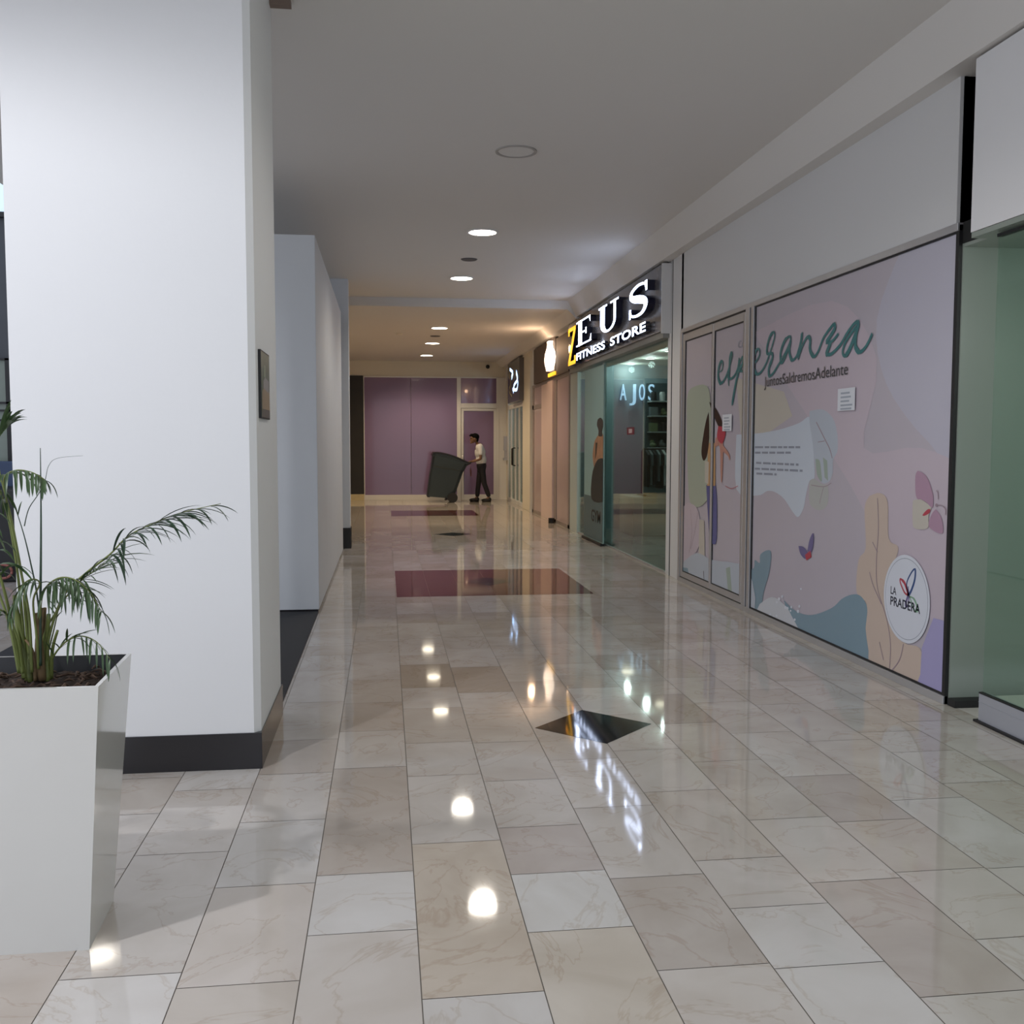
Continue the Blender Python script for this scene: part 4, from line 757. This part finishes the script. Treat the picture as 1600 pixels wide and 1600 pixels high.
# ================================================================ PERSON
M['skin'] = mat('brown_skin', (.20, .105, .065), .5, noise=.06, nscale=20); M['hairm'] = mat('black_hair', (.005, .0045, .005), .8, spec=.1, noise=.3, nscale=60)
M['shirt'] = mat('white_shirt_cloth', (.74, .74, .74), .8, noise=.03, nscale=15); M['trouser'] = mat('black_trouser_cloth', (.013, .013, .018), .8, noise=.15, nscale=20); M['shoe'] = mat('black_shoe_leather', (.01, .01, .011), .35, noise=.1)
def skin(name, chains, m, parent, extra=None, vox=.014, sub=1):
    # chains: list of lists (x,y,z,r[,r2]); equal coordinates are shared joints
    idx = {}; vs = []; rs = []; es = []
    for ch in chains:
        pv = None
        for p in ch:
            k = tuple(round(c, 4) for c in p[:3])
            if k not in idx: idx[k] = len(vs); vs.append(k); rs.append((p[3], p[4] if len(p) > 4 else p[3]))
            if pv is not None and pv != idx[k]: es.append((pv, idx[k]))
            pv = idx[k]
    me = bpy.data.meshes.new(name); me.from_pydata(vs, es, []); o = bpy.data.objects.new(name, me); COL.objects.link(o)
    bpy.context.view_layer.objects.active = o
    md = o.modifiers.new('s', 'SKIN'); md.use_smooth_shade = True
    if not me.skin_vertices:
        bm = bmesh.new(); bm.from_mesh(me); bm.verts.layers.skin.verify(); bm.to_mesh(me); bm.free()
    sv = me.skin_vertices[0].data
    for i, r in enumerate(rs): sv[i].radius = r; sv[i].use_root = (i == 0)
    s2 = o.modifiers.new('u', 'SUBSURF'); s2.levels = s2.render_levels = sub
    dg = bpy.context.evaluated_depsgraph_get(); dg.update(); m2 = bpy.data.meshes.new_from_object(o.evaluated_get(dg)); bpy.data.objects.remove(o)
    if extra or vox:
        mbx = MB(); mbx.add([tuple(v.co) for v in m2.vertices], [tuple(p.vertices) for p in m2.polygons])
        if extra: extra(mbx)
        m3 = bpy.data.meshes.new(name); m3.from_pydata(mbx.v, [], mbx.f); o = bpy.data.objects.new(name, m3); COL.objects.link(o)
        r = o.modifiers.new('r', 'REMESH'); r.mode = 'VOXEL'; r.voxel_size = vox; r.use_smooth_shade = True
        sm = o.modifiers.new('m', 'SMOOTH'); sm.factor = .5; sm.iterations = 2
        dg = bpy.context.evaluated_depsgraph_get(); dg.update(); m2 = bpy.data.meshes.new_from_object(o.evaluated_get(dg)); bpy.data.objects.remove(o)
    m2.name = name; m2.materials.clear(); m2.materials.append(M[m]); m2.polygons.foreach_set('use_smooth', [True]*len(m2.polygons))
    return link_mesh(name, m2, parent)
t = thing('person', 'person in white short sleeved shirt and black trousers pushing the tipped bin', 'person', (2.3, 24, 0))
PY = 24.0
pel = (2.32, PY, .90, .095, .12)
HANDS = []
def armc(s, sleeve=False):
    y = PY+s*.165; sh_ = (2.27, y, 1.34, .058); el = (2.275, PY+s*.22, 1.05, .040); wr = (2.10, PY+s*.17, .985, .026)
    return sh_, el, wr
ch = [[pel, (2.31, PY, 1.02, .10, .13), (2.285, PY, 1.20, .105, .145), (2.255, PY, 1.35, .085, .13), (2.215, PY, 1.41, .05), (2.185, PY, 1.46, .047)]]
for s in (-1, 1):
    sh_, el, wr = armc(s); ch.append([(2.255, PY, 1.35, .085, .13), sh_, (2.275, PY+s*.20, 1.20, .046), el, (2.19, PY+s*.20, 1.015, .034), wr, (2.075, wr[1], .985, .030, .036)])
    for f in range(4):
        yy = wr[1]+(-1.5+f)*.019; L = (.9, 1.0, .95, .8)[f]
        ch.append([(2.075, wr[1], .985, .030, .036), (2.05, yy, .992, .010), (2.025, yy, .990-.004*L, .0095), (2.012-.006*L, yy, .965, .009), (2.03, yy, .942, .008)])
    ch.append([(2.075, wr[1], .985, .030, .036), (2.068, wr[1]-s*.036, .968, .011), (2.045, wr[1]-s*.030, .946, .010)])
legs = {-1: ((2.31, .86), (2.37, .45), (2.49, .11)), 1: ((2.31, .86), (2.25, .46), (2.21, .10))}
for s in (-1, 1):
    h, k, a = legs[s]; y = PY+s*.085
    ch.append([pel, (h[0], y, h[1]-.06, .075), ((h[0]+k[0])/2, y, (h[1]+k[1])/2, .072), (k[0], y, k[1], .052), ((k[0]+a[0])/2, y, (k[1]+a[1])/2+.03, .05), (a[0], y, a[1], .034), (a[0]-.06, y, a[1]-.045, .034), (a[0]-.13, y, a[1]-.068, .026)])
HX, HZ = 2.135, 1.535
def head(mb):
    mb.ell((HX+.012, PY, HZ+.02), .098, .076, .105, 24, 16); mb.ell((HX-.030, PY, HZ-.035), .062, .056, .075, 20, 12)
    mb.ell((HX-.093, PY, HZ-.012), .020, .013, .024, 12, 8); mb.ell((HX-.075, PY, HZ-.098), .028, .030, .022, 12, 8); mb.ell((HX-.085, PY, HZ-.052), .014, .028, .012, 12, 8)
    for s in (-1, 1): mb.ell((HX+.012, PY+s*.078, HZ-.008), .020, .010, .032, 12, 8); mb.ell((HX-.078, PY+s*.030, HZ+.022), .014, .024, .008, 10, 6)
obj_body = skin('body', ch, 'skin', t, head, vox=.009)
for s in (-1, 1):
    mb = MB(); mb.ell((HX-.082, PY+s*.031, HZ+.008), .010, .013, .009, 10, 8); obj('eye', mb, 'hairm', t, smooth=True)
mb = MB(); mb.ell((HX+.025, PY, HZ+.045), .102, .084, .090, 24, 14); mb.ell((HX-.045, PY, HZ+.088), .060, .066, .036, 20, 10); mb.ell((HX+.070, PY, HZ-.01), .045, .066, .07, 16, 10)
mb.ell((HX-.088, PY, HZ+.075), .035, .045, .018, 14, 8); obj('hair', mb, 'hairm', t, smooth=True)
sc = [[(2.315, PY, .875, .128, .165), (2.315, PY, 1.02, .125, .165), (2.29, PY, 1.20, .128, .178), (2.258, PY, 1.35, .098, .15), (2.225, PY, 1.405, .06, .07)]]
for s in (-1, 1):
    sh_, el, wr = armc(s); sc.append([(2.258, PY, 1.35, .098, .15), (sh_[0], sh_[1], sh_[2], .074), (2.275, PY+s*.20, 1.20, .066), (2.277, PY+s*.213, 1.12, .068)])
def torso(mb): mb.ell((2.305, PY, 1.02), .132, .172, .17, 20, 12); mb.ell((2.28, PY, 1.20), .134, .178, .18, 20, 12)
skin('shirt', sc, 'shirt', t, torso, vox=.013)
tc_ = [[(2.315, PY, .93, .118, .155), (2.312, PY, .85, .12, .15)]]
for s in (-1, 1):
    h, k, a = legs[s]; y = PY+s*.085
    tc_.append([(2.312, PY, .85, .12, .15), (h[0], y, h[1]-.06, .098), ((h[0]+k[0])/2, y, (h[1]+k[1])/2, .084), (k[0], y, k[1], .070), ((k[0]+a[0])/2, y, (k[1]+a[1])/2+.02, .066), (a[0]+.005, y, a[1]+.0, .060)])
def hips(mb): mb.ell((2.313, PY, .885), .122, .165, .135, 20, 12)
skin('trousers', tc_, 'trouser', t, hips, vox=.013)
for s in (-1, 1):
    h, k, a = legs[s]; y = PY+s*.085; mb = MB(); mb.ell((a[0]-.075, y, .045), .115, .048, .042, 18, 10); mb.ell((a[0], y, .062), .058, .045, .058, 16, 10); mb.box(a[0]-.17, a[0]+.045, y-.04, y+.04, .001, .022); obj('shoe', mb, 'shoe', t, smooth=True)
mb = MB(); mb.prism([(2.035, .80), (2.075, .80), (2.085, .62), (2.045, .62)], lambda u, v, d: (u, d, v), 24.09, 24.11); mb.tube([(2.055, 24.1, .80), (2.045, 24.1, .94)], .006, 6)
tag(obj('hanging_cloth', mb, mat('dusty_pink_cloth', (.26, .13, .15), .8, noise=.1)), 'small dusty pink cloth hanging from the bin handle', 'cloth')

# ================================================================ ATRIUM SLIVER, far left behind column
mb = MB(); mb.box(-8.3, -3.2, 12.0, 12.2, 0, 5.5); struct('wall_atrium', mb, mat('dark_atrium_wall', (.05, .055, .065), .4, noise=.4, nscale=1.5))
zz = lambda y: onY(14, y, 11.9).z
t = thing('atrium_window', 'tall pale glazed window at the far left edge behind the column', 'window', (-4.4, 11.95, zz(330)))
mb = MB(); mb.box(-5.6, -3.6, 11.97, 11.99, zz(330), 5.4); obj('pane', mb, mat('daylit_window_glass', (.5, .6, .65), .2, emit=(.62, .78, .92), es=.7), t)
mb = MB(); mb.box(-5.6, -3.6, 11.93, 11.99, zz(338), zz(330)); mb.box(-4.72, -4.66, 11.93, 11.97, zz(330), 5.4); obj('frame', mb, 'blackm', t)
t = thing('atrium_shop', 'grey green shop window with dark bars at the far left edge', 'shop window', (-4.4, 11.9, 0))
mb = MB(); mb.box(-5.6, -3.6, 11.9, 11.95, zz(730), zz(560)); obj('pane', mb, mat('grey_green_shop_glass', (.22, .26, .22), .2, noise=.3, nscale=2), t)
mb = MB()
for y in (628, 640, 655, 560): mb.box(-5.6, -3.6, 11.87, 11.9, zz(y+3), zz(y))
mb.box(-4.25, -4.2, 11.87, 11.9, zz(730), zz(560)); obj('bar', mb, 'blackm', t)
mb = MB(); mb.box(-6.0, -3.7, 10.6, 11.4, 0, .95); tag(obj('counter', mb, 'blackm', None, .02), 'low dark counter at the far left edge behind the palm', 'counter')
mb = MB(); mb.box(-6.0, -3.7, 11.42, 11.5, .0, 1.22); tag(obj('blue_panel', mb, mat('navy_panel', (.03, .06, .14), .3, noise=.3, nscale=2), None, .01), 'navy blue panel behind the dark counter at the far left', 'panel')
mb = MB()
rc = onY(4, 893, 10.55); pr = [(rc.x+.09*math.cos(a*math.pi/10), 10.55, rc.z+.07*math.sin(a*math.pi/10)) for a in range(21)]; mb.tube(pr, .014, 6); tag(obj('red_ring', mb, mat('dull_red_plastic', (.30, .10, .08), .4, noise=.1), smooth=True), 'dull red ring on the dark counter front, far left', 'ring')

# ================================================================ LIGHT OF THE PLACE (off-frame mall spotlight, plus two added fill downlights)
sp1 = thing('ceiling_spot', 'recessed spotlight in the ceiling left of the camera, outside the photo', 'ceiling light', (-2.36, 1.7, ZC), 'spotlights by the camera')
mb = MB(); mb.ring((-2.36, 1.7), .10, .13, ZC-.02, ZC-.0005); obj('trim_ring', mb, 'whitefr', sp1)
mb = MB(); mb.cyl((-2.36, 1.7, ZC-.008), .10, .007, 24); obj('diffuser', mb, 'glow', sp1)
lamp('bulb', 'SPOT', (-2.36, 1.7, ZC-.03), 245, (.93, .95, 1.0), .06, parent=sp1, spot_size=3.0, spot_blend=.3)
for y, e, l in ((4.64, 55, 'added unseen fill downlight above the frame, between speaker and camera'), (1.77, 22, 'added unseen fill downlight above and beside the camera')):
    dup(first, (0, y-10.34, 0), l, 'round ceiling downlights', {'bulb': (e, (1, .94, .86))})  # added unseen downlights that brighten the column side, mural and near floor
